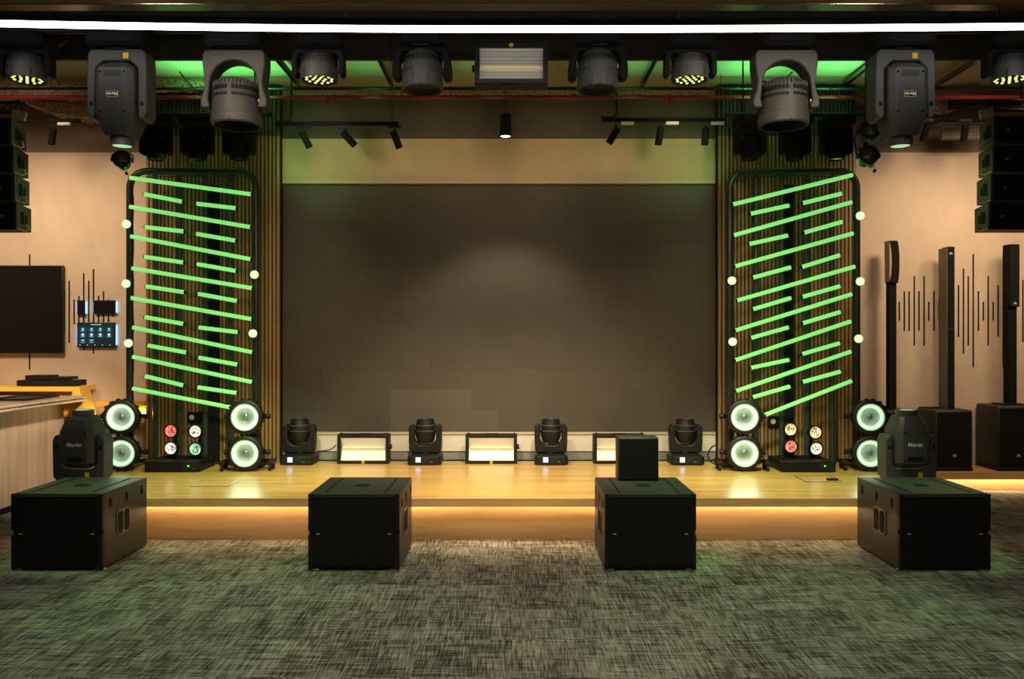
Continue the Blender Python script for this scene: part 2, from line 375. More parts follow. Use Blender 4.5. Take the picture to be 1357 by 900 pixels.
for i, (x0, lab) in enumerate(((15, 'black subwoofer on the carpet in front of the wooden bar counter'), (408.5, 'black subwoofer with nothing on its top, second from the bar counter'),
        (801.5, 'black subwoofer carrying the small square speaker'), (1191.5, 'black subwoofer on the carpet nearest to the column speakers'))):
    place(sub, i == 0, lab, (ax(x0, SD0) + SW / 2, SD0, 0))
# small square speaker on the third one
sp = thing('small_speaker', 'small square black speaker standing on a subwoofer', 'speaker', (ax(846.5, 6.36), 6.36, SH + .002))
MB().box(-.157, .157, .012, .2, 0, .335).build('cabinet', M['cab'], sp, .008)
MB().box(-.15, .15, 0, .012, .008, .327).build('grille', M['grille'], sp, .004)
MB().box(-.159, -.157, .05, .16, .03, .31).build('side_panel', M['grey'], sp)

# ------------------------------------------------------------------ moving lights
def make_profile(name, W, bh, a0, a1, h0, h1, cr, logo, sticker_x, vents_low):
    r = thing(name, '', 'stage light')
    w_ = W / 2; t = .06
    b = MB().octa([(0, .19, .16), (.02, .2, .17), (bh - .03, .2, .17), (bh - .005, .17, .14)], .25)
    b.cyl((0, 0, bh - .006), (0, 0, a0 + .01), .11).build('base', M['black_matte'], r, .004)
    half = [(w_ - .03, a0), (w_ - .004, a0 + .03), (w_, a0 + .10), (w_ + .003, a1 - .05), (w_ - .012, a1 - .012), (w_ - .03, a1), (w_ - t + .01, a1), (w_ - t, a1 - .03), (w_ - t, a0 + .14), (w_ - t - .055, a0 + .085)]
    pts = half + [(-x, z) for x, z in half[::-1]]
    y = MB().prism(pts, -.085, .085)
    yk = y.build('yoke', M['grey'], r, .010)
    for s in (-1, 1): MB().cyl((s * (w_ - t - .012), 0, a1 - .09), (s * (w_ - t + .002), 0, a1 - .09), .055).build('pivot', M['black'], yk)
    for s in (-1, 1): MB().box(s * (w_ - .03) - .012, s * (w_ - .03) + .012, -.0865, -.0855, a1 - .12, a1 - .09).build('tilt_lock', M['black_matte'], yk, .001)
    MB().box(sticker_x - .019, sticker_x + .019, -.0868, -.0852, a0 + .028, a0 + .07).build('warning_sticker', M['yellow_sticker'], yk)
    hw = w_ - t - .012; L = h1 - h0
    hd = MB().octa([(h0, hw * .6, .085), (h0 + .05 * L, hw * .88, .125), (h0 + .1 * L, hw, .15), (h0 + .64 * L, hw, .15), (h0 + .84 * L, hw * .74, .115), (h0 + .9 * L, hw * .62, .1)], .3).build('head', M['grey'], r, .006)
    MB().lathe([(cr * .96, h0 + .88 * L), (cr, h0 + .91 * L), (cr, h1 - .004), (cr - .006, h1), (cr - .014, h1), (cr - .016, h1 - .012)], cap=(True, True)).build('lens_collar', M['grey'], hd)
    MB().cyl((0, 0, h1 - .011), (0, 0, h1 - .004), cr - .018).build('lens', M['beam'], hd)
    for s in (-1, 1):
        for z in (h0 + .15 * L, h0 + .63 * L): MB().cyl((s * hw * .62, -.1525, z), (s * hw * .62, -.149, z), .009, seg=10).build('screw', M['black_matte'], hd)
    q = MB()
    for i in range(7):
        z = h0 + (.13 + .012 * i) * L; q.box(-hw * .45, hw * .45, -.1515, -.1495, z, z + .004)
    q.build('vent_grille', M['black'], hd)
    lz = h0 + .42 * L
    if logo:
        MB().box(-.041, .041, -.1512, -.1495, lz - .021, lz + .021).build('logo_border', M['logo_gold'], hd)
        MB().box(-.038, .038, -.1519, -.1495, lz - .018, lz + .018).build('logo_plate', M['black_matte'], hd)
    text('logo', 'Martin', .030 if logo else .046, M['logo_white'], hd, (0, -.1526, lz), bold=.0009)
    return r
DM, RZ = 5.9, 3.866
hm = make_profile('hanging_profile_light', .42,   .15, .15, .645, .245, .825, .082, True, -.065, True)
for i, (px, lab) in enumerate(((162, 'large grey moving head hanging upside down above the bar counter side of the stage'), (1193, 'large grey moving head hanging upside down beside the two small par lamps'))):
    place(hm, i == 0, lab, (ax(px, DM), DM, RZ), (0, PI, 0), group='large moving heads hung from the ceiling bar')
um = make_profile('standing_profile_light', .43, .095, .1, .484, .205, .69, .085, False, .075, False)
place(um, True, 'black moving head standing upright behind the subwoofer by the bar counter', (ax(110.5, 6.95), 6.95, SZ + .001), group='large moving heads standing on the stage')
place(um, False, 'black moving head standing upright in front of the column speakers', (ax(1201.5, 6.95), 6.95, SZ + .001), group='large moving heads standing on the stage')

def ring_yoke():
    r = thing('hanging_fresnel_light', '', 'stage light')
    MB().octa([(0, .17, .15), (.02, .19, .165), (.12, .19, .165), (.145, .16, .14)], .25).build('base', M['black_matte'], r, .004)
    w_, zc, ra = .236, .395, .170
    half = [(w_ - .035, .15), (w_ - .012, .18), (w_ - .012, .25), (w_ - .03, .38), (w_ - .022, .44), (w_, .50), (w_, .55), (w_ - .012, .565), (w_ - .06, .565), (w_ - .066, .55), (ra + .012, .50)]
    arc = [(ra * math.cos(a), zc + ra * math.sin(a)) for a in [-PI * k / 16 for k in range(17)]]
    MB().prism(half + arc + [(-x, z) for x, z in half[::-1]], -.075, .075).build('yoke', M['grey_light'], r, .010)
    hd = MB().lathe([(.04, .355), (.115, .362), (.14, .375), (.158, .405), (.166, .42), (.168, .47), (.172, .56), (.170, .61)]).build('head', M['grey_light'], r)
    q = MB()
    for i in range(40):
        a = 2 * PI * i / 40
        for (z, h) in ((.425, .026), (.478, .018)):
            if i % 20 == 10: continue
            q.box(.162, .1735, -.0095, .0095, z, z + h, Matrix.Rotation(a, 4, 'Z'))
    q.build('vent_grille', M['black_matte'], hd)
    q = MB()
    for i in range(40): q.box(.137, .166, -.003, .003, .385, .418, Matrix.Rotation(2 * PI * (i + .5) / 40, 4, 'Z'))
    q.build('cooling_fin', M['grey'], hd)
    MB().lathe([(.170, .61), (.178, .614), (.180, .64), (.176, .672), (.168, .68), (.158, .68), (.152, .64), (.15, .62)]).build('front_rim', M['grey_light'], hd)
    MB().cyl((0, 0, .605), (0, 0, .632), .150, seg=28).build('lens', M['glass'], hd)
    MB().box(-.006, .006, -.184, -.168, .655, .672).build('latch', M['grey_light'], hd, .002)
    MB().box(-.185, -.173, -.06, -.05, .50, .525).build('warning_sticker', M['yellow_sticker'], hd)
    return r
ry = ring_yoke()
for i, (px, lab) in enumerate(((314, 'grey drum fresnel light in an arched yoke hung beside the bar-side moving head'), (1038, 'grey drum fresnel light in an arched yoke hung beside the column-speaker-side moving head'))):
    place(ry, i == 0, lab, (ax(px, DM), DM, RZ), (0, PI, 0), group='arched yoke fresnel lights')

def led_wash():
    r = thing('hanging_led_wash', '', 'stage light')
    MB().octa([(0, .15, .13), (.015, .165, .14), (.085, .165, .14), (.10, .14, .12)], .25).build('base', M['black_matte'], r, .004)
    half = [(.165, .10), (.186, .12), (.190, .27), (.182, .295), (.160, .295), (.150, .28), (.150, .17), (.135, .135)]
    MB().prism(half + [(-x, z) for x, z in half[::-1]], -.05, .05).build('yoke', M['black_matte'], r, .008)
    for s in (-1, 1): MB().cyl((s * .128, 0, .245), (s * .152, 0, .245), .022).build('pivot', M['grey'], r)
    hd = MB().lathe([(.05, .135), (.09, .14), (.118, .155), (.13, .185), (.131, .215), (.134, .25), (.136, .318), (.13, .322), (.125, .30)], cap=(True, False)).build('head', M['grey'], r)
    q = MB()
    for i in range(44): q.box(.108, .1345, -.0022, .0022, .165, .212, Matrix.Rotation(2 * PI * i / 44, 4, 'Z'))
    q.build('cooling_fin', M['black'], hd)
    MB().cyl((0, 0, .29), (0, 0, .306), .124, seg=28).build('lens_plate', M['black_matte'], hd)
    pos = [(0, 0)] + [(.045 * math.cos(k * PI / 3), .045 * math.sin(k * PI / 3)) for k in range(6)] + [(.092 * math.cos(k * PI / 6), .092 * math.sin(k * PI / 6)) for k in range(12)]
    cell = None
    for x, y in pos:
        if cell is None: cell = MB().lathe([(.011, .306), (.011, .311), (.007, .315), (.002, .316)], None, 8).build('led_cell', M['led_yellow'], hd); o = cell
        else: o = cell.copy(); COL.objects.link(o); o.parent = hd
        o.location = (x, y, 0)
    for s in (-1, 1): MB().box(s * .085 - .006, s * .085 + .006, -.112, -.1, .255, .312).build('side_clip', M['black'], hd, .002)
    return r
lw = led_wash()
DW = 6.0
for i, (px, lab) in enumerate(((36, 'small grey LED wash light hung above the television-side line array'), (423, 'small grey LED wash light hung above the three-spot rail nearest the television'), (914, 'small grey LED wash light hung above the rail with pale adapters'), (1338, 'small grey LED wash light hung above the line array by the column speakers'))):
    place(lw, i == 0, lab, (ax(px, DW), DW, RZ), (0, PI, 0), group='small LED wash lights on the ceiling bar')

def barrel_wash():
    r = thing('hanging_barrel_light', '', 'stage light')
    MB().octa([(0, .15, .13), (.015, .165, .14), (.07, .165, .14), (.085, .14, .12)], .25).build('base', M['black_matte'], r, .004)
    half = [(.17, .085), (.195, .11), (.215, .22), (.216, .30), (.20, .32), (.17, .32), (.155, .30), (.160, .19), (.14, .12)]
    MB().prism(half + [(-x, z) for x, z in half[::-1]], -.055, .055).build('yoke', M['black_matte'], r, .008)
    for s in (-1, 1): MB().cyl((s * .138, 0, .258), (s * .165, 0, .258), .03).build('pivot', M['grey'], r)
    hd = MB().lathe([(.05, .095), (.085, .10), (.12, .14), (.14, .185), (.142, .21), (.145, .25), (.15, .36), (.153, .385), (.148, .392), (.138, .392), (.125, .36)], seg=32).build('head', M['grey'], r)
    MB().cyl((0, 0, .345), (0, 0, .365), .126, seg=28).build('lens', M['glass'], hd)
    q = MB()
    for i in range(36): q.box(.13, .146, -.003, .003, .165, .205, Matrix.Rotation(2 * PI * i / 36, 4, 'Z'))
    q.build('cooling_fin', M['black_matte'], hd)
    q = MB()
    for s in (-1, 1):
        q.path([(s * .055, -.155, .385), (s * .055, -.152, .31), (s * .07, -.147, .29), (s * .07, -.145, .235)], .0018, 5)
        q.path([(s * .07, -.147, .27), (s * .145, -.06, .262)], .0015, 5)
    q.build('panel_seam', M['black_matte'], hd)
    MB().path([(-.06, -.1, .12), (-.05, -.13, .10), (.05, -.13, .10), (.06, -.1, .12)], .009).build('handle', M['black'], hd)
    for a in (-.6, 0, .6): MB().box(-.008, .008, -.156, -.148, .37, .392, Matrix.Rotation(a, 4, 'Z')).build('rim_clip', M['grey_light'], hd, .002)
    return r
bw = barrel_wash()
for i, (px, lab) in enumerate(((560, 'grey barrel light hung beside the ceiling strobe, on the television side'), (792, 'grey barrel light hung beside the ceiling strobe, on the column-speaker side'))):
    place(bw, i == 0, lab, (ax(px, DW), DW, RZ), (0, PI, 0), group='barrel lights beside the ceiling strobe')

def small_mover(name, lit):
    r = thing(name, '', 'stage light'); BK = M['black'] if lit else M['black_matte']
    bs = MB().octa([(0, .165, .14), (.012, .172, .15), (.085, .17, .148), (.108, .13, .12)], .2).build('base', BK, r, .004)
    MB().box(-.085, -.035, -.1515, -.149, .032, .082).build('display', M['disp'] if lit else M['glass'], bs)
    q = MB()
    for x, z in ((.0, .06), (.025, .06), (.0, .04), (.05, .065)): q.cyl((x, -.152, z), (x, -.149, z), .006, seg=8)
    q.build('button', M['grey'], bs)
    text('logo', 'Martin', .013, M['logo_grey'], bs, (.075, -.1512, .036))
    half = [(.14, .115), (.162, .13), (.168, .24), (.168, .37), (.15, .405), (.125, .405), (.112, .385), (.112, .26), (.095, .225), (.05, .195)]
    MB().prism(half + [(-x, z) for x, z in half[::-1]], -.06, .06).build('yoke', BK, r, .010)
    MB().cyl((0, 0, .1), (0, 0, .14), .07).build('pan_bearing', BK, r)
    hd = MB().lathe([(.055, .215), (.075, .22), (.092, .25), (.102, .285), (.106, .33), (.103, .40), (.094, .425), (.09, .455), (.082, .458), (.075, .445)]).build('head', BK, r)
    MB().cyl((0, 0, .43), (0, 0, .448), .074, seg=24).build('lens', M['glass'], hd)
    MB().lathe([(.1065, .335), (.109, .338), (.109, .344), (.1065, .347)], cap=(False, False)).lathe([(.104, .392), (.107, .395), (.107, .40), (.104, .404)], cap=(False, False)).build('head_ring', M['grey'] if lit else BK, hd)
    for s in (-1, 1): MB().cyl((s * .095, 0, .35), (s * .115, 0, .35), .035).build('pivot', BK, r)
    return r
sm = small_mover('stage_moving_head', True)
for i, (px, lab) in enumerate(((397, 'small black moving head on the stage floor by the television-side slatted panel'), (564, 'small black moving head on the stage between two strobes, nearer the television'),
        (730, 'small black moving head on the stage between the centre strobe and the half-hidden strobe'), (908, 'small black moving head on the stage floor by the column-speaker-side slatted panel'))):
    place(sm, i == 0, lab, (ax(px, 8.5), 8.5, SZ + .001), group='small moving heads along the foot of the LED wall')
dm = small_mover('hanging_moving_head', False)
for i, (px, lab) in enumerate(((207, 'dark small moving head hung before the slats, nearest the bare television wall'), (262, 'dark small moving head hung before the slats, middle of three on the television side'), (317, 'dark small moving head hung before the slats, under the bar-side fresnel light'),
        (994, 'dark small moving head hung before the slats, nearest the rail with pale adapters'), (1053, 'dark small moving head hung before the slats, middle of three on the column-speaker side'), (1108, 'dark small moving head hung before the slats, nearest the two small par lamps'))):
    place(dm, i == 0, lab, (ax(px, 7.8), 7.8, 3.76), (0, PI, 0), .87, group='dark moving heads hung before the slatted panels')

# bars the lights hang from
def bar(name, label, x0, x1, y, z, r=.024, drops=()):
    t = thing(name, label, 'bar', (0, y, z))
    MB().cyl((x0, 0, 0), (x1, 0, 0), r).build('pipe', M['black'], t)
    for x in drops: MB().cyl((x, 0, r), (x, 0, CEIL - z - .003), .008, seg=8).build('drop_rod', M['black'], t)
    return t
bar('ceiling_lighting_bar', 'long black pipe under the ceiling carrying the front row of stage lights', -6, 6, 5.95, RZ + .03, drops=(-5, -3, -1, 1, 3, 5))
bar('ceiling_lighting_bar', 'short black pipe carrying the dark moving heads on the television side', -3.6, -2.3, 7.8, 3.79, drops=(-3.5, -2.45))
bar('ceiling_lighting_bar', 'short black pipe carrying the dark moving heads on the column-speaker side', 2.05, 3.47, 7.8, 3.79, drops=(2.2, 3.4))

# ------------------------------------------------------------------ strobes
def make_strobe(name):
    r = thing(name, '', 'strobe light')
    w_, h = .267, .30
    q = MB().box(-w_, w_, 0, .1, 0, .032).box(-w_, w_, 0, .1, h - .034, h).box(-w_, -w_ + .034, 0, .1, .032, h - .034).box(w_ - .034, w_, 0, .1, .032, h - .034).box(-w_, w_, .1, .14, .0, h)
    q.build('housing', M['black'], r, .004)
    for z0, z1, y0, y1 in ((.032, .14, .02, .085), (.17, h - .034, .085, .02)):
        pts = [(-w_ + .034, z0), (w_ - .034, z0), (w_ - .034, z1), (-w_ + .034, z1)]
        MB().faces([[Vector((pts[0][0], y0, z0)), Vector((pts[1][0], y0, z0)), Vector((pts[1][0], y0 + .004, z0)), Vector((pts[0][0], y0 + .004, z0))],
                    [Vector((pts[3][0], y1, z1)), Vector((pts[2][0], y1, z1)), Vector((pts[2][0], y1 + .004, z1)), Vector((pts[3][0], y1 + .004, z1))]]).build('reflector', M['strobe_panel'], r)
    MB().box(-w_ + .034, w_ - .034, .085, .09, .14, .17).build('tube_backing', M['strobe_tube'], r)
    MB().cyl((-w_ + .05, .07, .155), (w_ - .05, .07, .155), .012).build('flash_tube', M['strobe_tube'], r)
    for s in (-1, 1): MB().box(s * .235 - .008, s * .235 + .008, .04, .07, h, h + .016).build('mount_tab', M['black'], r, .002)
    MB().box(-.07, .07, .03, .09, h, h + .008).build('hanging_bracket', M['black'], r)
    MB().cyl((w_, .06, .17), (w_ + .022, .06, .17), .026).build('side_knob', M['black'], r)
    stk = MB().cyl((0, -.0015, .016), (0, 0, .016), .016, seg=20).build('warning_sticker', M['yellow_sticker'], r)
    q = MB()
    for k in range(3):
        a = PI / 2 + k * 2 * PI / 3 + PI
        q.faces([[Vector((.003 * math.cos(a), y, .016 + .003 * math.sin(a))), Vector((.012 * math.cos(a - .45), y, .016 + .012 * math.sin(a - .45))), Vector((.012 * math.cos(a + .45), y, .016 + .012 * math.sin(a + .45)))] for y in (-.0022, -.0015)])
    q.build('sticker_symbol', M['sticker_sign'], stk)
    return r
sb = make_strobe('strobe_light')
for i, (px, lab) in enumerate(((481, 'white-faced strobe light on the stage nearest the television-side slats'), (651, 'white-faced strobe light at the centre of the stage'), (821, 'white-faced strobe light half hidden behind the small square speaker'))):
    place(sb, i == 0, lab, (ax(px, 8.46), 8.46, SZ + .001), group='strobe lights at the foot of the LED wall')
hs = place(sb, False, 'white-faced strobe light hung under the ceiling bar', (ax(677.5, 5.98), 5.98, az(84, 5.98) + .15), (math.radians(4), PI, 0))
hs.name = 'hanging_strobe_light'
M['strobe_grid'] = grille_mat('strobe_grid', (.72, .7, .66), 95., (.16, .15, .14))
for c in hs.children:
    if c.name.startswith('reflector'): c.data = c.data.copy(); c.data.materials[0] = M['strobe_grid']

# ------------------------------------------------------------------ rounded light frames with tubes
LONG_L = [(172, 235.6, 333, 257.6), (172, 274, 332, 301), (173.4, 313.4, 332.4, 343.6), (175, 355.6, 334.4, 382), (174, 395, 333.6, 423), (176, 434, 334.6, 467), (176, 473, 334.4, 506.6), (176, 515, 307, 540.4)]
SHORT_L = [(191, 257.4, 242, 267.4), (261, 270, 313, 276), (192.6, 301, 244, 306.8), (260.6, 310, 312.4, 319), (191.6, 340.4, 243.6, 348), (261.4, 350, 313, 359.2), (193.6, 379.6, 244.4, 387.4), (263, 389.6, 314.6, 399),
           (192.4, 420.4, 243.6, 429.4), (263.6, 434, 315.6, 440.4), (196.4, 458, 247.6, 467.4), (263.6, 474, 315, 483.4), (192.6, 498.6, 243.6, 511), (262.4, 513.4, 314, 521)]
LONG_R = [(971, 271, 1129.6, 232), (972, 312, 1128.6, 268), (974, 353, 1130.4, 309.4), (976.6, 398.4, 1132.6, 353.4), (974.4, 438, 1128.6, 390), (974.4, 477.4, 1127.4, 426), (975.4, 518.4, 1127.6, 466), (1013, 550.4, 1128.4, 505)]
SHORT_R = [(994.4, 283.4, 1045.4, 272.4), (1063.4, 269.4, 1115.2, 256.6), (992.6, 323.6, 1043.6, 312.2), (1065.4, 308.4, 1116, 294), (997.6, 368, 1047.6, 354.4), (1062.4, 354, 1112.6, 338.4), (997.6, 410, 1048, 395), (1063, 393.6, 1113, 379.4),
           (995, 448, 1044.6, 434), (1063.4, 428.6, 1113.4, 413.6), (995, 487.6, 1045.4, 477), (1062.6, 469.4, 1112.4, 455), (997.4, 526.6, 1046.6, 512.4), (1063.4, 506.4, 1113.4, 492.6)]
BULB_L = [(167.5, 297), (167, 376), (170, 455), (337, 364), (335, 442)]; BULB_R = [(970, 372), (971, 453), (1140, 286), (1140, 373), (1138, 449)]
def light_frame(label, x0, x1, longs, shorts, bulbs, hang):
    D = 8.32; c = ax((x0 + x1) / 2, D)
    r = thing('light_frame', label, 'light frame', (c, D, SZ), group='rounded frames of green light tubes')
    org = Vector((c, D, SZ)); hx = ax(x1, D) - c; zt = az(227, D) - SZ; R = .17; tr = .034
    arc = lambda cx, a0, a1: [(cx + R * math.cos(a), 0, zt - R + R * math.sin(a)) for a in [a0 + (a1 - a0) * k / 8 for k in range(9)]]
    MB().path([(-hx, 0, .012)] + arc(-hx + R, PI, PI / 2) + arc(hx - R, PI / 2, 0) + [(hx, 0, .012)], tr, 12).build('frame_tube', M['tube_metal'], r)
    for s in (-1, 1): MB().box(s * hx - .09, s * hx + .09, -.1, .2, 0, .012).build('foot', M['black'], r, .003)
    MB().path([(-hx + R, .0, zt - .055), (hx - R, 0, zt - .055)], .008, 6).build('cross_rail', M['tube_metal'], r)
    for px in hang: MB().cyl((ax(px, D + .06) - c, .06, .02), (ax(px, D + .06) - c, .06, zt - .03), .027).build('hanger_tube', M['hanger'], r)
    px = hang[2] + 11 if hang[0] < 600 else hang[1] + 9
    MB().box(ax(px - 7, D + .1) - c, ax(px + 7, D + .1) - c, .1, .13, .03, zt - .12).build('black_panel', M['black_matte'], r)
    dt = 8.23
    for (a, b, e, f) in longs + shorts:
        p, q = at(a, b, dt) - org, at(e, f, dt) - org; u = (q - p).normalized()
        tb = MB().cyl(p, q, .0205, seg=12).build('light_tube', M['tube'], r)
        for e0, e1 in ((p - u * .008, p), (q, q + u * .008)): MB().cyl(e0, e1, .0212, seg=12).build('end_cap', M['black'], tb)
    for k in range(0, len(shorts), 2):               # the thin lead between the two short tubes of a row
        lf, rt = sorted(shorts[k:k + 2])
        p, q = at(lf[2] + 1, lf[3] + 1, dt + .03) - org, at(rt[0] - 1, rt[1] + 1, dt + .03) - org
        MB().path([p + (q - p) * f + Vector((0, .02 * math.sin(f * PI), -.035 * math.sin(f * PI) + .008 * math.sin(f * 14))) for f in [i / 10 for i in range(11)]], .004, 5).build('lead', M['cable'], r)
    for (a, b) in bulbs:
        p = at(a, b, 8.24) - org
        bl = MB().lathe([(.008, -.03), (.03, -.026), (.041, -.01), (.041, .006), (.033, .022), (.015, .031), (.001, .033)], T(*p) @ RX90, 20).build('round_lamp', M['bulb'], r)
        MB().cyl(p + Vector((0, .028, 0)), p + Vector((0, .055, 0)), .03).build('lamp_holder', M['black'], bl)
    q = MB()                                        # thin cable taped down both uprights
    for s in (-1, 1):
        q.path([(s * (hx - .042) + .004 * math.sin(k * 1.7), -.012, .1 + (zt - .35) * k / 24) for k in range(25)], .005, 5)
    q.build('cable', M['hanger'], r)
    return r
light_frame('rounded black frame of slanting green light tubes on the television side of the LED wall', 172, 339.5, LONG_L, SHORT_L, BULB_L, (206, 238, 272, 305))
light_frame('rounded black frame of slanting green light tubes on the column-speaker side of the LED wall', 967, 1135.5, LONG_R, SHORT_R, BULB_R, (1002, 1036, 1069, 1103))

# ------------------------------------------------------------------ double round wash lights
def make_double():
    r = thing('double_wash_light', '', 'stage light', group='double round wash lights on the stage')
    yk = MB()
    for s in (-1, 1):
        yk.box(s * .02 - .012, s * .02 + .012, .12, .15, .03, .60)
    yk.box(-.26, .26, .12, .17, .062, .095).box(-.26, -.2, -.02, .17, .062, .095).box(.2, .26, -.02, .17, .062, .095).box(-.035, .035, .13, .2, .06, .25)
    yk.build('stand', M['black'], r, .004)
    for (x, y) in ((-.23, .0), (.23, .0), (-.23, .14), (.23, .14)):
        MB().cyl((x - .012, y, .03), (x + .012, y, .03), .03).box(x - .018, x + .018, y - .012, y + .012, .03, .062).build('caster', M['black'], r, .002)
    for z in (.178, .53):
        m = T(0, 0, z) @ RX90
        hd = MB().lathe([(.06, -.13), (.11, -.12), (.15, -.08), (.168, -.02), (.172, .02), (.168, .045), (.150, .055), (.142, .055), (.138, .0)], m, 16, (True, False)).build('head', M['black'], r)
        q = MB()
        for k in range(16):
            a = 2 * PI * (k + .5) / 16; q.box(.160, .182, -.012, .012, -.01, .04, m @ Matrix.Rotation(a, 4, 'Z'))
        q.build('housing_lug', M['black'], hd, .002)
        MB().lathe([(.143, .05), (.139, .054), (.131, .054), (.130, .03)], m, 40, (False, False)).build('lens_ring', M['grey'], hd)
        MB().lathe([(.131, .046), (.10, .030), (.06, .020), (.022, .016)], m, 40, (False, True)).build('reflector', M['wash'], hd)
        q = MB()
        for k in range(44):
            a = 2 * PI * k / 44; q.lathe([(.0062, .0), (.0062, .008), (.003, .012)], m @ T(.112 * math.cos(a), .112 * math.sin(a), .036), 6)
            q.lathe([(.005, .0), (.005, .006), (.002, .009)], m @ T(.096 * math.cos(a + .07), .096 * math.sin(a + .07), .029), 6)
        q.build('led_ring', M['wash_led'], hd)
        q = MB()
        for k in range(32):
            a = 2 * PI * k / 32; q.box(.025, .088, -.0011, .0011, .022, .029, m @ Matrix.Rotation(a, 4, 'Z'))
        q.build('reflector_rib', M['wash_hub'], hd)
        MB().lathe([(.024, .014), (.024, .03), (.014, .036), (.002, .037)], m, 20).build('hub', M['wash_hub'], hd)
        for s in (-1, 1): MB().box(s * .172 - .02, s * .172 + .02, .02, .08, z - .02, z + .02).cyl((s * .18, .05, z), (s * .222, .05, z), .026).build('clamp_knob', M['black'], hd, .002)
    return r
dw = make_double()
DD = 8.0
for i, (px, yaw, lab) in enumerate(((162, 8, 'double round wash light on the stage nearest the bar counter'), (326, 4, 'double round wash light at the LED wall side of the television-side light frame'),
        (985.5, -4, 'double round wash light at the LED wall side of the column-speaker-side light frame'), (1152, -8, 'double round wash light partly behind the standing moving head by the column speakers'))):
    place(dw, i == 0, lab, (ax(px, DD), DD, SZ + .001), (0, 0, math.radians(yaw)))

# ------------------------------------------------------------------ rack units and four-lamp blinders
def rack(label, xc):
    r = thing('rack_unit', label, 'rack unit', (xc, 7.92, SZ + .001), group='flat black rack units on the stage')
    MB().box(-.262, .262, .012, .42, .004, .104).build('case', M['black'], r, .004)
    MB().box(-.262, .262, 0, .012, .004, .1).build('front_grille', M['grille'], r)
    pn = MB().box(.1, .25, -.003, 0, .012, .096).build('control_panel', M['black'], r)
    MB().box(.15, .165, -.0055, -.003, .055, .067).build('status_light', M['led_green'], pn)
    q = MB()
    for k in range(4): q.box(.19 + k * .013, .199 + k * .013, -.005, -.003, .035, .045)
    q.box(.11, .13, -.005, -.003, .08, .084).box(.21, .235, -.005, -.003, .08, .084); q.build('button', M['grey_light'], pn)
    return r
rack('flat black rack unit on the stage with a green status light, television side', ax(228, 7.92))
rack('flat black rack unit on the stage with a green status light, column-speaker side', ax(1071.5, 7.92))
def blinder(label, pts, cols, d):
    cx = sum(p[0] for p in pts) / 4; base = Vector((ax(cx, d), d, SZ + .1065))
    r = thing('four_lamp_blinder', label, 'stage light', base, group='four-lamp lights standing on the rack units')
    MB().box(-.2, .2, .07, .17, 0, .012).build('base_plate', M['black'], r, .003)
    ps = [at(x, y, d) - base for x, y in pts]
    for k in (0, 1): MB().box(ps[k].x - .012, ps[k].x + .012, .09, .11, .012, max(ps[k].z, .1) + .06).build('post', M['black'], r)
    for p, c in zip(ps, cols):
        m = T(p.x, 0, p.z) @ RX90
        cn = MB().lathe([(.03, -.088), (.058, -.06), (.068, -.01), (.07, .02), (.066, .026), (.058, .026), (.055, .0)], m, 24, (True, False)).build('lamp_can', M['black'], r)
        MB().lathe([(.056, .012), (.03, .006), (.002, .004)], m, 24, (False, True)).build('lamp_face', M[c], cn)
        q = MB(); rnd = random.Random(int(p.x * 999) + int(p.z * 777))
        for k in range(22):
            a = rnd.random() * 6.28; rr = .008 + .038 * rnd.random(); q.lathe([(.0055, .008), (.0055, .014), (.003, .016)], m @ T(rr * math.cos(a), rr * math.sin(a), 0), 7)
        q.build('lamp_cells', M['lamp_cell'], cn)
    return r
blinder('four-lamp blinder with one red lamp on the television-side rack unit', [(227, 571), (259.5, 571.5), (227, 594), (259.5, 595)], ('red_lamp', 'white_lamp', 'white_lamp', 'teal_lamp'), 8.1)
blinder('four-lamp blinder with orange and pink lamps on the column-speaker-side rack unit', [(1047, 569), (1080, 573), (1047.5, 591.5), (1081, 594.5)], ('amber_lamp', 'amber_lamp', 'red_lamp', 'white_lamp'), 8.1)
for (px, py, lab) in ((255, 553, 'small black box with a round pale face on the slats above the television-side blinder'), (1023.5, 558.5, 'small black box with a round pale face on the slats above the column-speaker-side blinder')):
    t = thing('wall_mounted_socket', lab, 'socket', at(px + 4, py, 8.6), group='small boxes on the slatted panels')
    MB().box(-.075, .075, -.02, .018, -.055, .055).build('housing', M['black'], t, .005)
    MB().lathe([(.028, 0), (.028, .006), (.02, .009)], T(-.03, -.02, 0) @ RX90, 8).build('face', M['white_panel'], t)

# ------------------------------------------------------------------ column speakers
def cabinet(r, x0, x1, zt, wob=True):
    MB().box(x0, x1, 0, .42, .045, zt).build('cabinet', M['cab'], r, .02)
    MB().box(x0 + .02, x1 - .02, -.012, .004, .07, zt - .02).build('grille', M['grille'], r, .008)
    MB().box(x0 + .004, x1 - .004, -.01, .4, 0, .045).build('plinth', M['black'], r, .006)
    text('logo', 'JBL', .035, M['logo_white'], r, ((x0 + x1) / 2, -.0135, .17), bold=.0001)
D3 = 8.93
c1 = thing('column_speaker', 'column speaker with a curved head, behind the outer wash light', 'speaker', (ax(1181, 9.1), D3, LZ + .001), group='column speakers on the low platform')
cabinet(c1, -.2, .2, .66)
z0 = .665; zc = az(376, 9.1) - LZ; zt = az(320, 9.1) - LZ
MB().box(-.042, .042, .13, .21, z0, zc).build('pole', M['black_matte'], c1, .006)
pts = [(-.045, zc), (.045, zc), (.055, zc + .06), (.062, zc + .16), (.062, zc + .3), (.055, zc + .4), (.04, zt), (-.05, zt), (-.03, zc + .36), (-.024, zc + .22), (-.03, zc + .1)]
MB().prism(pts, .10, .22).build('column_head', M['black_matte'], c1, .006)
MB().prism([(-.05, zc + .02), (-.031, zc + .1), (-.025, zc + .22), (-.031, zc + .36), (-.052, zt)], .10, .22).build('head_cheek', M['tan'], c1)
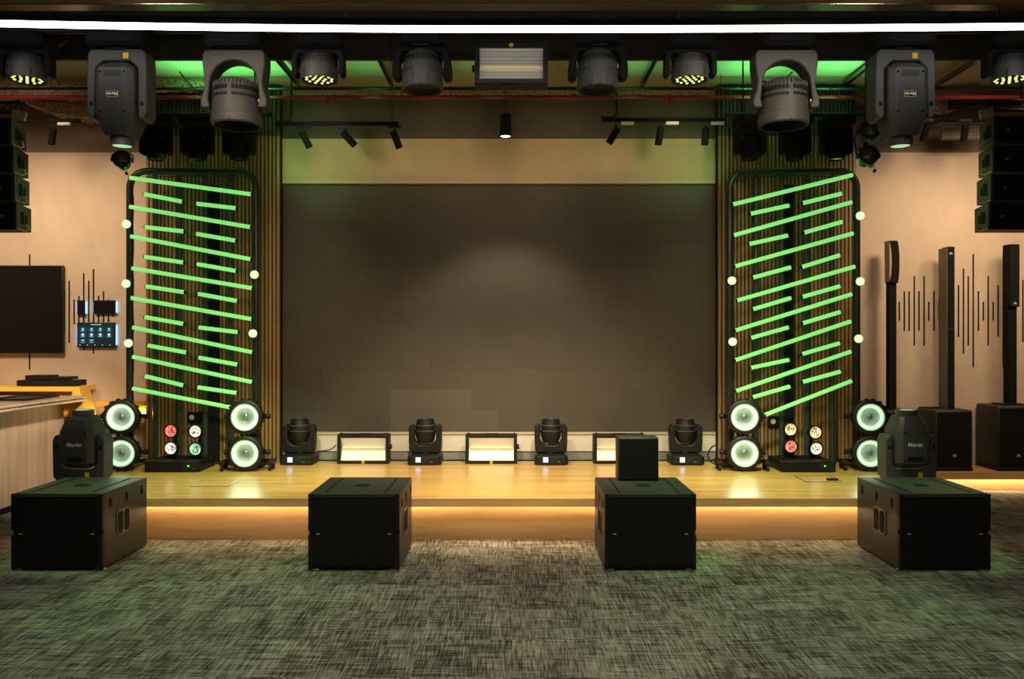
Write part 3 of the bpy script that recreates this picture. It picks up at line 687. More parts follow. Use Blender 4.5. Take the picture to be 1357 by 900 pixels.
c2 = thing('column_speaker', 'column speaker with a straight slim column and a side coloured as lit, middle of the three', 'speaker', (ax(1264.5, D3), D3, LZ + .001), group='column speakers on the low platform')
cabinet(c2, -.205, .205, .665)
cxm = ax(1260.5, 9.05) - ax(1264.5, D3); zt = az(327, 9.05) - LZ
MB().box(cxm - .04, cxm + .04, .12, .23, .667, zt).build('column', M['black_matte'], c2, .005)
MB().box(cxm - .047, cxm - .0405, .122, .30, .667, zt - .01).build('column_side', M['lit_brown'], c2)  # beige light on the dark column, painted as its side colour
text('logo', 'JBL', .03, M['logo_white'], c2, (cxm, .1185, zt - .075), bold=.0001)
MB().box(cxm - .046, cxm + .042, .118, .236, az(436, 9.05) - LZ - .004, az(436, 9.05) - LZ + .004).build('joint_band', M['grey'], c2)
q = MB()
for k in range(5): q.box(-.2, .08, .2 + k * .04, .212 + k * .04, .665, .672)
q.build('top_rib', M['black'], c2)
c3 = thing('column_speaker', 'column speaker with a thick upper array on a thinner pole, at the frame edge', 'speaker', (ax(1322, D3) + .225, D3, LZ + .001), group='column speakers on the low platform')
cabinet(c3, -.225, .225, .71)
cxm = ax(1343, 9.05) - (ax(1322, D3) + .225); zt = az(324, 9.05) - LZ; zm = az(407, 9.05) - LZ
MB().box(cxm - .042, cxm + .045, .13, .24, .712, zm).build('pole', M['black_matte'], c3, .004)
MB().box(cxm - .05, cxm + .058, .10, .24, zm, zt).build('array_column', M['black_matte'], c3, .006)
text('logo', 'JBL', .03, M['logo_white'], c3, (cxm + .01, .0985, zm + .04), bold=.0001)
MB().box(-.12, .16, .1, .3, .71, .725).build('pole_base', M['black'], c3, .004)

# ------------------------------------------------------------------ line arrays
def line_array(label, sgn, edges, ys):
    d0 = 6.9; x = ax(edges[0], d0)
    r = thing('hanging_line_array', label, 'speaker', (x, d0, az(ys[0], d0)), group='line arrays hung at both ends of the stage')
    org = r.location.copy(); W = .82
    for k in range(4):
        d = d0 + (0, .015, .035, .06)[k]; zt = az(ys[k] + .6, d) - org.z; zb = az(ys[k + 1] - .6, d) - org.z; xe = ax(edges[k], d) - org.x; y = d - d0
        s = sgn; D = .30; tap = .05
        R = [[Vector((xe, y, z)), Vector((xe + s * W, y, z)), Vector((xe + s * (W - tap), y + D, zz)), Vector((xe + s * tap, y + D, zz))] for z, zz in ((zb, zb + .012), (zt, zt - .012))]
        cb = MB().faces(R).build('cabinet', M['cab'], r, .004)
        MB().box(min(xe + s * .025, xe + s * (W - .025)), max(xe + s * .025, xe + s * (W - .025)), y - .006, y - .0005, zb + .012, zt - .012).build('grille', M['grille'], cb)
        text('logo', 'JBL', .022, M['logo_grey'], cb, (xe + s * .12, y - .0068, (zb + zt) / 2))
        mz = (zb + zt) / 2; xm = xe + s * .018
        q = MB().box(xm - .010, xm + .006, y + .07, y + .13, mz - .05, mz + .05).box(xm - .006 + s * .014, xm + .006 + s * .014, y + .17, y + .2, mz - .04, mz + .03)
        q.build('side_handle', M['black_matte'], cb, .002)
        MB().path([(xe + s * .005, y + .02, zb + .015), (xe - s * .012, y + .10, zb + .0), (xe + s * .01, y + .20, zb + .03), (xe + s * .0, y + .15, mz - .05)], .005, 5).build('rigging_link', M['steel'], cb)
    xs = sorted((-sgn * .02, sgn * W))
    q = MB()
    for zz in (.07, .15): q.cyl((xs[0], .1, zz), (xs[1], .1, zz), .014, seg=8)
    for k in range(9):
        f0 = xs[0] + (xs[1] - xs[0]) * k / 9; f1 = xs[0] + (xs[1] - xs[0]) * (k + 1) / 9
        q.cyl((f0, .1, .07), (f1, .1, .15), .006, seg=6).cyl((f1, .1, .15), (f1, .1, .07), .006, seg=6)
    q.cyl((sgn * .3, .1, .15), (sgn * .3, .1, CEIL - org.z - .004), .012, seg=8)
    q.build('fly_bar', M['black'], r)
    MB().box(-.06 - sgn * .02, .06 - sgn * .02, .05, .07, .0, .075, Matrix.Rotation(-sgn * .25, 4, 'Y')).build('rigging_plate', M['tan'], r, .002)
    return r
line_array('four-box black line array hanging above the television', -1, (15, 18, 19.5, 22), (155, 192.5, 230, 267.5, 305))
line_array('four-box black line array hanging above the column speakers', 1, (1317, 1315.5, 1313, 1310), (152.5, 191, 229.5, 267.5, 305))

# ------------------------------------------------------------------ track rails, track spots, pendant, par lamps
def rail(label, x0, x1, py, d, drops, elbow=None):
    t = thing('track_light_rail', label, 'track rail', (0, d, az(py, d)), group='black track light rails')
    MB().box(ax(x0, d), ax(x1, d), -.02, .02, -.018, .018).build('rail', M['black_matte'], t, .003)
    for x in drops: MB().cyl((ax(x, d), 0, .018), (ax(x, d), 0, CEIL - t.location.z - .003), .003, seg=6).build('suspension_wire', M['black'], t)
    if elbow is not None:
        X = ax(elbow, d); MB().path([(X - .15, .0, .024), (X - .03, 0, .026), (X, 0, .06), (X, 0, CEIL - t.location.z - .003)], .011).build('feed_conduit', M['black'], t)
    return t
DT = 8.3
rail('black track rail above the LED wall on the television side', 366, 528, 164, DT, (520,), 386)
rail('black track rail with pale adapters above the LED wall, column-speaker side', 797, 960, 159, DT, (955,), 817)
rail('black track rail over the television wall', 12, 106, 160, 8.6, (90,))
rail('black track rail over the column-speaker wall', 1190, 1302, 155, 8.6, (1262, 1296))
def track_spot():
    r = thing('track_spotlight', '', 'spotlight')
    MB().box(-.07, .07, -.016, .016, -.026, 0).build('adapter', M['black'], r, .003)
    MB().cyl((0, 0, -.026), (0, 0, -.085), .010).build('stem', M['black'], r)
    hd = bpy.data.objects.new('head', None); COL.objects.link(hd); hd.parent = r; hd.location = (0, 0, -.1)
    MB().lathe([(.03, .045), (.036, .04), (.036, -.13), (.034, -.135), (.029, -.135), (.027, -.115)]).build('barrel', M['black_matte'], hd)
    MB().cyl((0, 0, -.12), (0, 0, -.112), .0275).build('lens', M['glass'], hd)
    return r
def spot_at(first, lab, px, py, d, tilt, pale=False, group='cylinder spotlights on the track rails'):
    o = place(ts, first, lab, (ax(px, d), d, az(py, d) - .019), group=group)
    for c in o.children:
        if c.name.startswith('head'): c.rotation_euler = tilt
        if pale and c.name.startswith('adapter'):
            c.data = ad_pale; c.location = (.12, -.0, -.0)
    return o
ts = track_spot()
ad_pale = MB().box(-.065, .065, -.016, .016, -.028, 0).build('adapter', M['logo_white'], None, .003); adm = ad_pale.data; bpy.data.objects.remove(ad_pale); ad_pale = adm
spot_at(True, 'black cylinder spotlight nearest the slats on the television-side rail', 402, 164, DT, (.3, -.45, 0))
spot_at(False, 'black cylinder spotlight, middle of the television-side rail', 458, 164, DT, (.2, -.75, 0))
spot_at(False, 'black cylinder spotlight at the end of the television-side rail nearest the pendant', 523, 164, DT, (.3, -.35, 0))
spot_at(False, 'black cylinder spotlight on the pale-adapter rail nearest the pendant', 816, 159, DT, (.3, .55, 0), True)
spot_at(False, 'black cylinder spotlight, middle of the pale-adapter rail', 875, 159, DT, (.3, .12, 0), True)
spot_at(False, 'black cylinder spotlight on the pale-adapter rail nearest the slats', 935, 159, DT, (.3, 0, 0), True)
spot_at(False, 'black cylinder spotlight over the television wall', 70, 160, 8.6, (.5, .45, 0), True)
spot_at(False, 'black cylinder spotlight over the column speakers, behind the large moving head', 1228, 155, 8.6, (.45, .12, 0))
spot_at(False, 'black cylinder spotlight over the column speakers, beside the line array', 1279, 155, 8.6, (.45, -.12, 0))
pd = thing('pendant_lamp', 'lit black cylinder pendant hanging before the LED wall', 'lamp', at(670, 181, 7.85))
MB().lathe([(.02, .215), (.052, .21), (.055, .2), (.055, .004), (.052, 0), (.046, 0), (.044, .012)]).build('lamp_shade', M['black'], pd)
MB().cyl((0, 0, .003), (0, 0, .01), .0455).build('lens', M['pend'], pd)
MB().cyl((0, 0, .21), (0, 0, CEIL - pd.location.z - .003), .004, seg=6).build('cord', M['black'], pd)
def par():
    r = thing('par_can_spotlight', '', 'stage light', group='small black par lamps')
    m = T(0, 0, 0) @ RX90
    hd = MB().lathe([(.04, -.14), (.065, -.12), (.075, -.02), (.09, 0), (.098, .02), (.096, .045), (.08, .045), (.076, .0)], m, 16, (True, False)).build('housing', M['black'], r)
    MB().lathe([(.077, .012), (.05, .03), (.02, .036), (.001, .037)], m, 24, (True, True)).build('lens', M['par_lens'], hd)
    MB().lathe([(.012, .036), (.01, .039), (.001, .041)], m, 10).build('filament', M['tan'], hd)
    q = MB()
    for s in (-1, 1): q.box(s * .1 - .012, s * .1 + .012, -.02, .02, -.02, .02).path([(s * .1, 0, 0), (s * .105, .02, .06), (s * .06, .05, .1)], .009, 6)
    q.path([(-.06, .05, .1), (.06, .05, .1)], .009, 6)
    q.build('bracket', M['black'], r)
    MB().box(.02, .085, -.03, .0, -.1, -.055, Matrix.Rotation(.5, 4, 'Y')).build('filter_frame', M['strap'], r, .003)
    MB().cyl((.05, -.02, -.155), (.05, 0, -.155), .016).cyl((.05, -.01, -.14), (.05, -.01, -.1), .003, seg=6).build('safety_knob', M['black'], r)
    return r
pc = par()
for i, (px, py, lab, fl) in enumerate(((162, 212, 'small black par lamp under the bar-side large moving head', 1), (1153, 174, 'small black par lamp, upper of the pair by the slats', -1), (1150, 207, 'small black par lamp, lower of the pair by the slats', -1))):
    o = place(pc, i == 0, lab, at(px, py, 7.5), (math.radians(-10), 0, .25 * fl), .95 if i else .85)
    if i == 1:
        for c in list(o.children):
            if c.name.startswith('safety'): bpy.data.objects.remove(c)
    if i == 2: o.rotation_euler = (math.radians(-10), 0, -.1)
t = thing('hanging_par_pole', 'thin black drop pole holding the pair of small par lamps', 'pole', at(1147, 180, 7.7))
MB().path([(0, 0, -.2), (0, 0, .2), (.02, 0, CEIL - t.location.z - .003)], .02, 8).build('pole', M['black'], t)
MB().path([(.06, .0, .12), (.06, -.01, .4)], .008, 6).path([(-.09, -.02, -.18), (-.12, -.03, -.05), (-.08, -.02, .06)], .008, 6).build('cable', M['cable'], t)
t = thing('hanging_par_pole', 'thin black drop pole behind the bar-side large moving head', 'pole', at(168, 180, 7.66))
MB().path([(0, 0, -.1), (0, 0, CEIL - t.location.z - .003)], .018, 8).build('pole', M['black'], t)

# ------------------------------------------------------------------ linear lamp, ceiling services
ll = thing('hanging_linear_lamp', 'long glowing white linear lamp across the whole ceiling edge', 'lamp', (0, 5.4, az(38, 5.4)))
NS = 24; pts = []
for k in range(NS + 1):
    x = -3.9 + 7.8 * k / NS; px = CX + x * F / 5.4
    dy = 38 - (38.5 - 7.5 * ((678 - px) / 678) ** 2 if px < 678 else 38.5 - 3.5 * ((px - 678) / 678) ** 2)
    pts.append(Vector((x, 0, dy * 5.4 / F)))
def sweep(y0, y1, z0, z1): return MB().faces([[p + Vector((0, y0, z0)), p + Vector((0, y1, z0)), p + Vector((0, y1, z1)), p + Vector((0, y0, z1))] for p in pts])
sweep(-.025, .025, .014, .06).build('housing', M['black'], ll)
sweep(-.02, .02, -.016, .014).build('diffuser', M['linear'], ll)
for x in (-3.2, -1.1, 1.1, 3.2): MB().cyl((x, 0, .06), (x, 0, CEIL - ll.location.z - .003), .002, seg=6).build('suspension_wire', M['steel'], ll)

def pipe(name, label, cat, pts, r, m, extra=None):
    o = MB().path(pts, r, 10); 
    if extra: extra(o)
    o = o.build(name, M[m]); return tag(o, label, cat)
yP = 8.2
def tees(o):
    for px in (433, 889): o.cyl((ax(px, yP), yP, az(129, yP) - .075), (ax(px, yP), yP, az(129, yP)), .022, seg=10)
    for px in (200, 560, 760, 1150): o.cyl((ax(px, yP) - .03, yP, az(129, yP)), (ax(px, yP) + .03, yP, az(129, yP)), .03, seg=10)
pipe('ceiling_sprinkler_pipe', 'red sprinkler pipe running along the back of the stage ceiling', 'pipe', [(-6.6, yP, az(129, yP)), (6.6, yP, az(129, yP))], .021, 'red', tees)
pipe('ceiling_conduit', 'thin black conduit running just above the red pipe', 'pipe', [(-6.6, yP, az(117.5, yP)), (6.6, yP, az(117.5, yP))], .014, 'black')
st_ = None
for i, (px, d, lab) in enumerate(((394, 8.35, 'slotted metal channel under the ceiling beside the television-side LED wash'), (518, 8.35, 'slotted metal channel under the ceiling behind the television-side barrel light'), (852, 8.35, 'slotted metal channel under the ceiling by the column-speaker-side barrel light'), (1122, 8.35, 'slotted metal channel under the ceiling behind the column-speaker-side moving head'), (1245, 8.35, 'slotted metal channel under the ceiling nearest the column-speaker-side line array'))):
    if st_ is None:
        q = MB().box(-.021, -.016, 0, 1.35, 0, .04).box(.016, .021, 0, 1.35, 0, .04).box(-.021, .021, 0, 1.35, .036, .04)
        for k in range(26): q.box(-.016, .016, k * .054, k * .054 + .024, .0, .003)
        st_ = q.build('ceiling_strut_channel', M['trim']); o = st_
    else: o = st_.copy(); COL.objects.link(o)
    o.location = (ax(px, d), 7.05, az(112, d)); tag(o, lab, 'channel', 'slotted channels under the ceiling')
o = MB().box(ax(1246, 9.0), ax(1302, 9.0), 8.95, 9.0, az(186, 9.0), az(166, 9.0)).box(ax(1238, 9.0), ax(1300, 9.0), 8.90, 9.0, az(166, 9.0) - .01, az(166, 9.0)).build('ceiling_cable_tray', M['grille_side'], None, .004)
tag(o, 'perforated cable tray above the column speakers', 'cable tray')
o = MB().box(ax(1262, 8.7), ax(1350, 8.7), 8.65, 8.8, az(142, 8.7), az(131, 8.7)).build('ceiling_duct_box', M['black_matte'], None, .004); tag(o, 'flat black box under the ceiling above the column speakers', 'box')
# cables near the ceiling and on the stage
def cable(name, label, pts, r=.006, n=10):
    out = []; P = [Vector(p) for p in pts]
    P = [P[0]] + P + [P[-1]]
    for i in range(1, len(P) - 2):
        for k in range(n):
            t_ = k / n; a, b, c, d = P[i - 1], P[i], P[i + 1], P[i + 2]
            out.append(.5 * ((2 * b) + (c - a) * t_ + (2 * a - 5 * b + 4 * c - d) * t_ ** 2 + (3 * b - a - 3 * c + d) * t_ ** 3))
    out.append(P[-2])
    return tag(MB().path(out, r, 6).build(name, M['cable']), label, 'cable')
cable('cable_cord', 'black cable from the bar-side small moving head to the next strobe', [at(421, 598, 8.52), at(433, 597, 8.5), at(441, 594, 8.5), at(445, 590, 8.5)], .006)
cable('cable_cord', 'black cable looping behind the double wash light near the LED wall', [at(948, 590, 8.1), at(943, 593, 8.1), at(938, 603, 8.1), at(942, 612, 8.1), at(948, 615, 8.1)], .008)
for (lab, pts) in (('black cable drooping from the ceiling bar near the television-side wash light', [at(88, 40, 6.15), at(90, 52, 6.15), at(80, 60, 6.15), at(70, 61, 6.15)]),
                   ('black cable drooping by the television-side barrel light', [at(510, 42, 6.2), at(512, 70, 6.2), at(519, 82, 6.2), at(522, 84, 6.2)]),
                   ('black cable hanging inside the column-speaker-side arched yoke', [at(1006, 104, 6.6), at(1020, 110, 6.6), at(1036, 108, 6.6), at(1050, 95, 6.6)]),
                   ('green-lit cable sagging behind the television-side arched yoke', [at(238, 95, 7.2), at(250, 110, 7.2), at(262, 120, 7.2), at(282, 125, 7.2)]),
                   ('black cable bundle sagging by the column-speaker-side dark moving heads', [at(1075, 118, 7.4), at(1092, 112, 7.4), at(1110, 128, 7.4), at(1128, 150, 7.4)])):
    cable('hanging_cable', lab, pts, .006)

# ------------------------------------------------------------------ television wall
WY = WBACK
tv = thing('wall_tv', 'large black wall-mounted television', 'television', (ax(83, WY - .06), WY - .065, az(410, WY - .06)))
TW = 1.8; TH = 1.0
MB().box(-TW, 0, .008, .045, -TH / 2, TH / 2).build('body', M['tv_body'], tv, .006)
MB().box(-TW + .008, -.008, .004, .008, -TH / 2 + .012, TH / 2 - .008).build('screen_glass', M['tv'], tv)
MB().box(-TW / 2 - .2, -TW / 2 + .2, .045, .062, -.2, .2).build('wall_bracket', M['black'], tv)
def wave(label, bars):
    cx = sum(b[0] for b in bars) / len(bars); d = WY - .006
    r = thing('waveform_wall_art', label, 'wall art', (ax(cx, d), d, az(412, d)))
    for (px, y0, y1) in bars:
        x = ax(px, d) - r.location.x
        MB().box(x - .0075, x + .0075, .001, .0055, az(y1, d) - r.location.z, az(y0, d) - r.location.z).build('bar', M['black_matte'], r)
    return r
wave('black sound-wave bars on the wall between the television and the light frame', [(39, 337, 490), (85, 384, 442), (91.5, 372, 454.7), (98, 397, 429.5), (104.3, 392, 427), (110.8, 362, 464), (117.4, 372, 427), (123.7, 356.7, 468.7), (130.4, 392, 427), (137, 386, 427), (143.5, 397, 427), (149.8, 410, 420)])
wave('black sound-wave bars on the wall behind the column speakers', [(1192, 400, 425), (1198.6, 386, 438.6), (1205, 386, 438.6), (1211.8, 366, 458), (1218, 386, 438.6), (1224.8, 366, 458), (1231, 400, 425), (1238, 386, 438.6), (1244.4, 400, 425), (1257, 386, 438.6), (1264, 400, 425), (1270.4, 378, 446.6), (1277, 356, 468.6), (1283.4, 366, 458), (1290, 336.6, 487), (1296.8, 386, 438.6), (1303.4, 400, 425), (1309.8, 366, 458), (1316.4, 400, 425), (1323, 378, 446.6), (1329.8, 336.6, 487), (1355.8, 371, 453)])
def wall_panel(name, label, x0, x1, y0, y1, halo):
    d = WY - .035; r = thing(name, label, 'control panel', (ax((x0 + x1) / 2, d), d, az((y0 + y1) / 2, d)), group='control panels on the wall by the television')
    w_, h = (ax(x1, d) - ax(x0, d)) / 2, (az(y0, d) - az(y1, d)) / 2
    MB().box(-w_, w_, 0, .016, -h, h).build('bezel', M['tv_body'], r, .003)
    MB().box(-w_ + .01, w_ - .01, -.0015, 0, -h + .012, h - .01).build('screen_glass', M['ui'] if name.startswith('wall_mounted_touch') else M['tv'], r)
    MB().box(-w_ * .8, w_ * .8, .016, .0293, -h * .8, h * .8).build('wall_bracket', M['tv_body'], r)
    for s in (halo or ()): MB().box(s * (w_ + .003) - .005, s * (w_ + .003) + .005, .0165, .026, -h * .8, h * .8).build('side_light', M['halo'], r)
    return r, w_, h
wall_panel('wall_mounted_tablet', 'small dark square wall panel with blue side glow', 102, 112.5, 398, 417.5, (-1, 1))
wall_panel('wall_mounted_tablet', 'small dark wide wall panel above the lit touch screen', 123.5, 153, 398, 416, (-1, 1))
ts_, w_, h_ = wall_panel('wall_mounted_touch_screen', 'lit touch screen with rows of icons on the wall by the television', 102, 153, 427.5, 460.5, (-1, 1))
q, ic = MB(), MB()
for i in range(4):
    for j in range(3):
        if j == 2 and i > 1: continue
        x = -w_ + .025 + i * (2 * w_ - .04) / 4; z = h_ - .04 - (j + 1) * .066
        q.box(x, x + .085, -.0022, -.0015, z, z + .056)
        if j == 1: ic.cyl((x + .042, -.003, z + .034), (x + .042, -.0022, z + .034), .017, seg=14)
        elif j == 0: ic.faces([[Vector((x + .03, y, z + .022)), Vector((x + .056, y, z + .022)), Vector((x + .05, y, z + .045)), Vector((x + .036, y, z + .045))] for y in (-.003, -.0022)])
        else: ic.box(x + .025, x + .06, -.003, -.0022, z + .03, z + .042)
        ic.box(x + .022, x + .062, -.003, -.0022, z + .008, z + .013)
for k in range(5): ic.box(-w_ + .03 + k * .085, -w_ + .042 + k * .085, -.003, -.0022, -h_ + .022, -h_ + .032)
ic.box(-.06, .06, -.003, -.0022, h_ - .028, h_ - .02)
q.build('icon_tile', M['ui_tile'], ts_); ic.build('icons', M['ui_icon'], ts_)

# yellow console and the boxes on it
cs = thing('yellow_console', 'yellow console table with a slanting end panel below the television', 'table', (-5.0, 9.05, 0))
zc = az(512.5, 8.9); xr = ax(101, 8.9) + 5.0
MB().box(-1.5, xr, -.2, .28, zc - .05, zc).build('table_top', M['yellow'], cs, .004)
MB().prism([(xr - .0, zc), (xr + .055, zc), (xr + .33, 0), (xr + .27, 0), (xr - .03, zc - .1)], -.2, .02).build('end_panel', M['yellow'], cs, .003)
MB().prism([(-1.44, zc - .05), (-1.5, zc - .05), (-1.62, 0), (-1.56, 0)], -.2, .28).build('end_panel', M['yellow'], cs, .003)
MB().box(-1.45, xr - .06, .24, .27, .1, zc - .05).build('back_panel', M['yellow'], cs)
for (n, lab, x0, x1, y0, y1, dz) in (('av_receiver', 'wide flat black player on the yellow console, bottom of the stack', 22, 101, 504.5, 512.5, 0), ('av_box', 'small black box on the flat player, nearer the television', 33, 63.5, 498, 504.2, 0), ('av_box', 'low black box on the flat player, nearer the light frame', 64.5, 90, 500, 504.2, 0)):
    d = 8.95; r = thing(n, lab, 'player', (ax((x0 + x1) / 2, d), d, zc + (.001 if n == 'av_receiver' else .069)), group='equipment boxes on the yellow console')
    hw = (x1 - x0) / 2 * d / F; hh = .066 if n == 'av_receiver' else (y1 - y0) * d / F
    MB().box(-hw, hw, 0, .22, .004, hh).build('case', M['black'], r, .003)
    MB().box(-hw + .01, hw - .01, -.004, 0, .01, hh - .006).build('front_panel', M['tv_body'], r)
    MB().box(hw * .5, hw * .85, -.006, -.004, hh * .4, hh * .6).build('display', M['glass'], r)
yb = thing('wall_mounted_shelf_box', 'yellow lit shelf box on the wall behind the outer wash light', 'shelf', at(165, 545, 9.2), group=None)
hw = 32 * 9.2 / F; hh = 14 * 9.2 / F
MB().box(-hw, hw, -.1, .17, hh - .05, hh).box(-hw, hw, -.1, .17, -hh, -hh + .05).box(-hw, hw, .12, .17, -hh + .05, hh - .05).build('shelf_box', M['yellow'], yb, .003)
MB().box(-hw + .005, hw - .005, .10, .118, -hh + .06, -hh + .09).build('strip_light', M['warm2'], yb)

# bar counter at the left
bc = thing('bar_counter', 'pale wood-fronted bar counter beside the stage', 'counter', (-4.8, 7.8, 0))
MB().box(-.75, 0, -1.3, .97, 0, .98).build('front_panel', M['counter'], bc)
MB().box(-.8, .19, -1.35, 1.04, .985, 1.012).build('lower_top', M['counter_edge'], bc, .008)
MB().box(-.78, .17, -1.33, 1.03, 1.012, 1.02).build('shadow_gap', M['black_matte'], bc)
MB().box(-.8, .19, -1.35, 1.04, 1.02, 1.048).build('counter_top', M['counter_edge'], bc, .008)
MB().box(-.76, .004, -1.3, .97, 0, .06).build('plinth', M['black_matte'], bc)
o = thing('counter_tray', 'dark flat tray lying on the bar counter', 'tray', (-4.95, 8.3, 1.0495))
MB().box(-.2, .2, -.3, .3, 0, .01).build('tray_base', M['tv_body'], o, .003); MB().box(-.2, .2, -.3, -.285, .01, .02).box(-.2, .2, .285, .3, .01, .02).box(.185, .2, -.285, .285, .01, .02).box(-.2, -.185, -.285, .285, .01, .02).build('tray_rim', M['black'], o)

# floor plates let into the deck
for (x0, x1, y0, y1, lab) in ((252, 303, 637, 645, 'flat metal floor box in the deck on the television side'), (1068, 1118, 631, 639, 'flat metal floor box with a black plug in the deck, column-speaker side')):
    zz = SZ + .001; d0 = (EYE - zz) * F / (y1 - CY); d1 = (EYE - zz) * F / (y0 - CY)
    X0, X1 = ax(x0, d0), ax(x1, d0)
    o = thing('floor_box', lab, 'floor box', ((X0 + X1) / 2, d0, zz), group='floor boxes in the stage deck')
    w2 = (X1 - X0) / 2; D = d1 - d0
    MB().box(-w2, w2, 0, .008, 0, .003).box(-w2, w2, D - .008, D, 0, .003).box(-w2, -w2 + .008, 0, D, 0, .003).box(w2 - .008, w2, 0, D, 0, .003).build('frame', M['steel'], o)
    MB().box(-w2 + .008, w2 - .008, .008, D - .008, 0, .002).build('lid', M['deck'], o)
    if x0 > 1000: MB().box(w2 - .12, w2 - .02, .06, .1, .002, .02).build('plug', M['black'], o, .003)

# ------------------------------------------------------------------ light
def lamp(kind, name, loc, target, energy, col, **kw):
    l = bpy.data.lights.new(name, kind); l.energy = energy; l.color = col
    for k, v in kw.items(): setattr(l, k, v)
    o = bpy.data.objects.new(name, l); COL.objects.link(o); o.location = loc
    o.rotation_euler = (Vector(target) - Vector(loc)).to_track_quat('-Z', 'Y').to_euler(); o['kind'] = 'helper'
    return o
WARM = (1., .72, .46); WHITE = (1., .9, .76); GREEN = (.18, 1., .25)
rad = math.radians
# pendant
pl = pd.location
lamp('SPOT', 'pendant_light', (pl.x, pl.y, pl.z - .012), (pl.x, pl.y, 0), 120, (1., .84, .62), spot_size=rad(98), spot_blend=.45, shadow_soft_size=.04)
# unseen fill spots added over the audience area
for x in (-3.2, 0, 3.2):
    for y in (1.2, 3.4): lamp('SPOT', 'room_fill', (x, y, SOFFIT - .03), (x, y + .6, 0), 85, (1., .92, .76), spot_size=rad(120), spot_blend=.8, shadow_soft_size=.12)
for x in (-2.4, 2.4): lamp('SPOT', 'front_fill', (x, 4.3, SOFFIT - .05), (x * .2, 8.7, 2.0), 130, (1., .8, .55), spot_size=rad(75), spot_blend=.8, shadow_soft_size=.15)  # front fill added for the screen and back wall
# fill spots added behind the beam to brighten the plain end walls
for (x, tx, tz, e) in ((-4.9, -4.95, 2.2, 300), (-5.9, -5.9, 2.2, 130), (4.7, 4.7, 2.2, 300), (5.8, 5.8, 2.2, 160)):
    lamp('SPOT', 'wall_fill', (x, 7.0, 4.0), (tx, WBACK, tz), e, WARM, spot_size=rad(84), spot_blend=.9, shadow_soft_size=.4)
lamp('SPOT', 'front_fill', (0, 2.4, SOFFIT - .05), (0, 6.6, .2), 300, (1., .8, .55), spot_size=rad(85), spot_blend=.8, shadow_soft_size=.3)  # front fill added to brighten the stage fascia
lamp('SPOT', 'counter_fill', (-2.0, 4.6, 3.5), (-4.8, 8.2, .8), 1400, (1., .8, .6), spot_size=rad(24), spot_blend=.9, shadow_soft_size=.15)  # unseen spot added to brighten the counter front
# deck fill, added at the dark lenses of the barrel and fresnel lights
for px in (560, 792): lamp('SPOT', 'barrel_fill', (ax(px, DW), DW, RZ - .40), (ax(px, DW) * .9, 7.8, SZ), 520, (1., .82, .5), spot_size=rad(66), spot_blend=.85, shadow_soft_size=.1)
for px in (314, 1038): lamp('SPOT', 'fresnel_fill', (ax(px, DM), DM, RZ - .70), (ax(px, DM) * 1.25, 7.6, SZ), 480, (.85, .95, .5), spot_size=rad(50), spot_blend=.9, shadow_soft_size=.1)
for sg in (-1, 1): lamp('SPOT', 'front_fill', (sg * 1.3, 4.3, SOFFIT - .05), (sg * 2.9, 8.6, 1.5), 150, (1., .76, .45), spot_size=rad(44), spot_blend=.9, shadow_soft_size=.15)  # warm fill added onto the slats
for x in (-1.9, -.75, .5, 1.65): lamp('SPOT', 'band_fill', (x, 7.7, 3.72), (x, 8.74, 3.56), 13, (1., .8, .5), spot_size=rad(88), spot_blend=.95, shadow_soft_size=.15)  # fill added for the wall band above the screen, away from the rails
for sg in (-1, 1): lamp('SPOT', 'green_beam', (sg * 2.35 - .1, 7.9, 3.3), (sg * 1.9 - .12, 8.74, 3.55), 9, GREEN, spot_size=rad(80), spot_blend=.9, shadow_soft_size=.05)  # green spots added to tint both ends of the wall band
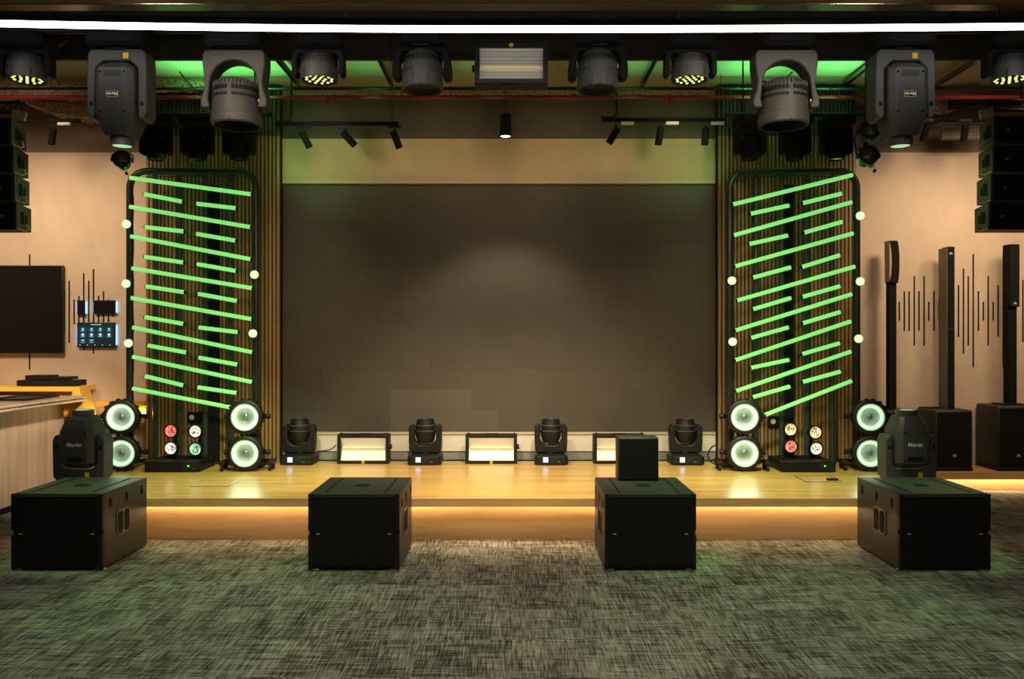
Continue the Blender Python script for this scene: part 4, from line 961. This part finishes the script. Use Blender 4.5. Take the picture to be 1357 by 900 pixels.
# round wash lights
for px in (162, 326, 985.5, 1152): lamp('SPOT', 'round_wash_light', (ax(px, 7.9), 7.87, SZ + .4), (ax(px, 7.9) * .9, 6.2, .3), 6, (.75, 1., .75), spot_size=rad(140), spot_blend=.8, shadow_soft_size=.17)
# green beams; the narrow ones are added to tint the subwoofer tops
for (px, tx, ty, e, a) in ((162, -1.8, 4.9, 130, 60), (1193, 1.8, 4.8, 120, 60), (36, -3.25, 6.3, 330, 24), (1338, 3.2, 6.3, 330, 24), (423, -1.2, 6.3, 110, 24), (914, 1.15, 6.3, 240, 24)):
    lamp('SPOT', 'green_beam', (ax(px, DM), DM - .02, RZ - (.86 if px in (162, 1193) else .36)), (tx, ty, 0), e, (.4, 1., .33), spot_size=rad(a), spot_blend=.9, shadow_soft_size=.08)
for sg in (-1, 1): lamp('SPOT', 'green_beam', (sg * 2.9, 7.9, 3.3), (sg * 4.25, 7.05, 3.0), 22, (.45, 1., .3), spot_size=rad(60), spot_blend=.8, shadow_soft_size=.05)  # green spots added to tint the line array sides
for x, e in ((-3.1, 26), (-2.5, 26), (2.4, 26), (3.2, 26), (-1.4, 5), (-.2, 3), (1.2, 5)): lamp('SPOT', 'green_ceiling_fill', (x, 7.95, 3.95), (x, 8.0, 4.45), e, GREEN, spot_size=rad(125), spot_blend=.6, shadow_soft_size=.05)  # green fill added to tint the ceiling
w = bpy.data.worlds.new('World'); scene.world = w; w.use_nodes = True
w.node_tree.nodes['Background'].inputs['Color'].default_value = (.02, .02, .018, 1)

# ------------------------------------------------------------------ camera and view
cam = bpy.data.cameras.new('camera'); cam.sensor_width = 36; cam.lens = F / 1357 * 36; cam.clip_end = 100
co = bpy.data.objects.new('camera', cam); COL.objects.link(co); co.location = (0, 0, EYE); co.rotation_euler = (PI / 2, 0, 0)
scene.camera = co
vs = scene.view_settings
vs.view_transform = 'Standard'; vs.look = 'None'; vs.exposure = 0; vs.gamma = 1; vs.use_curve_mapping = False
scene.cycles.use_denoising = True
scene.cycles.max_bounces = 8
scene.cycles.sample_clamp_indirect = 4
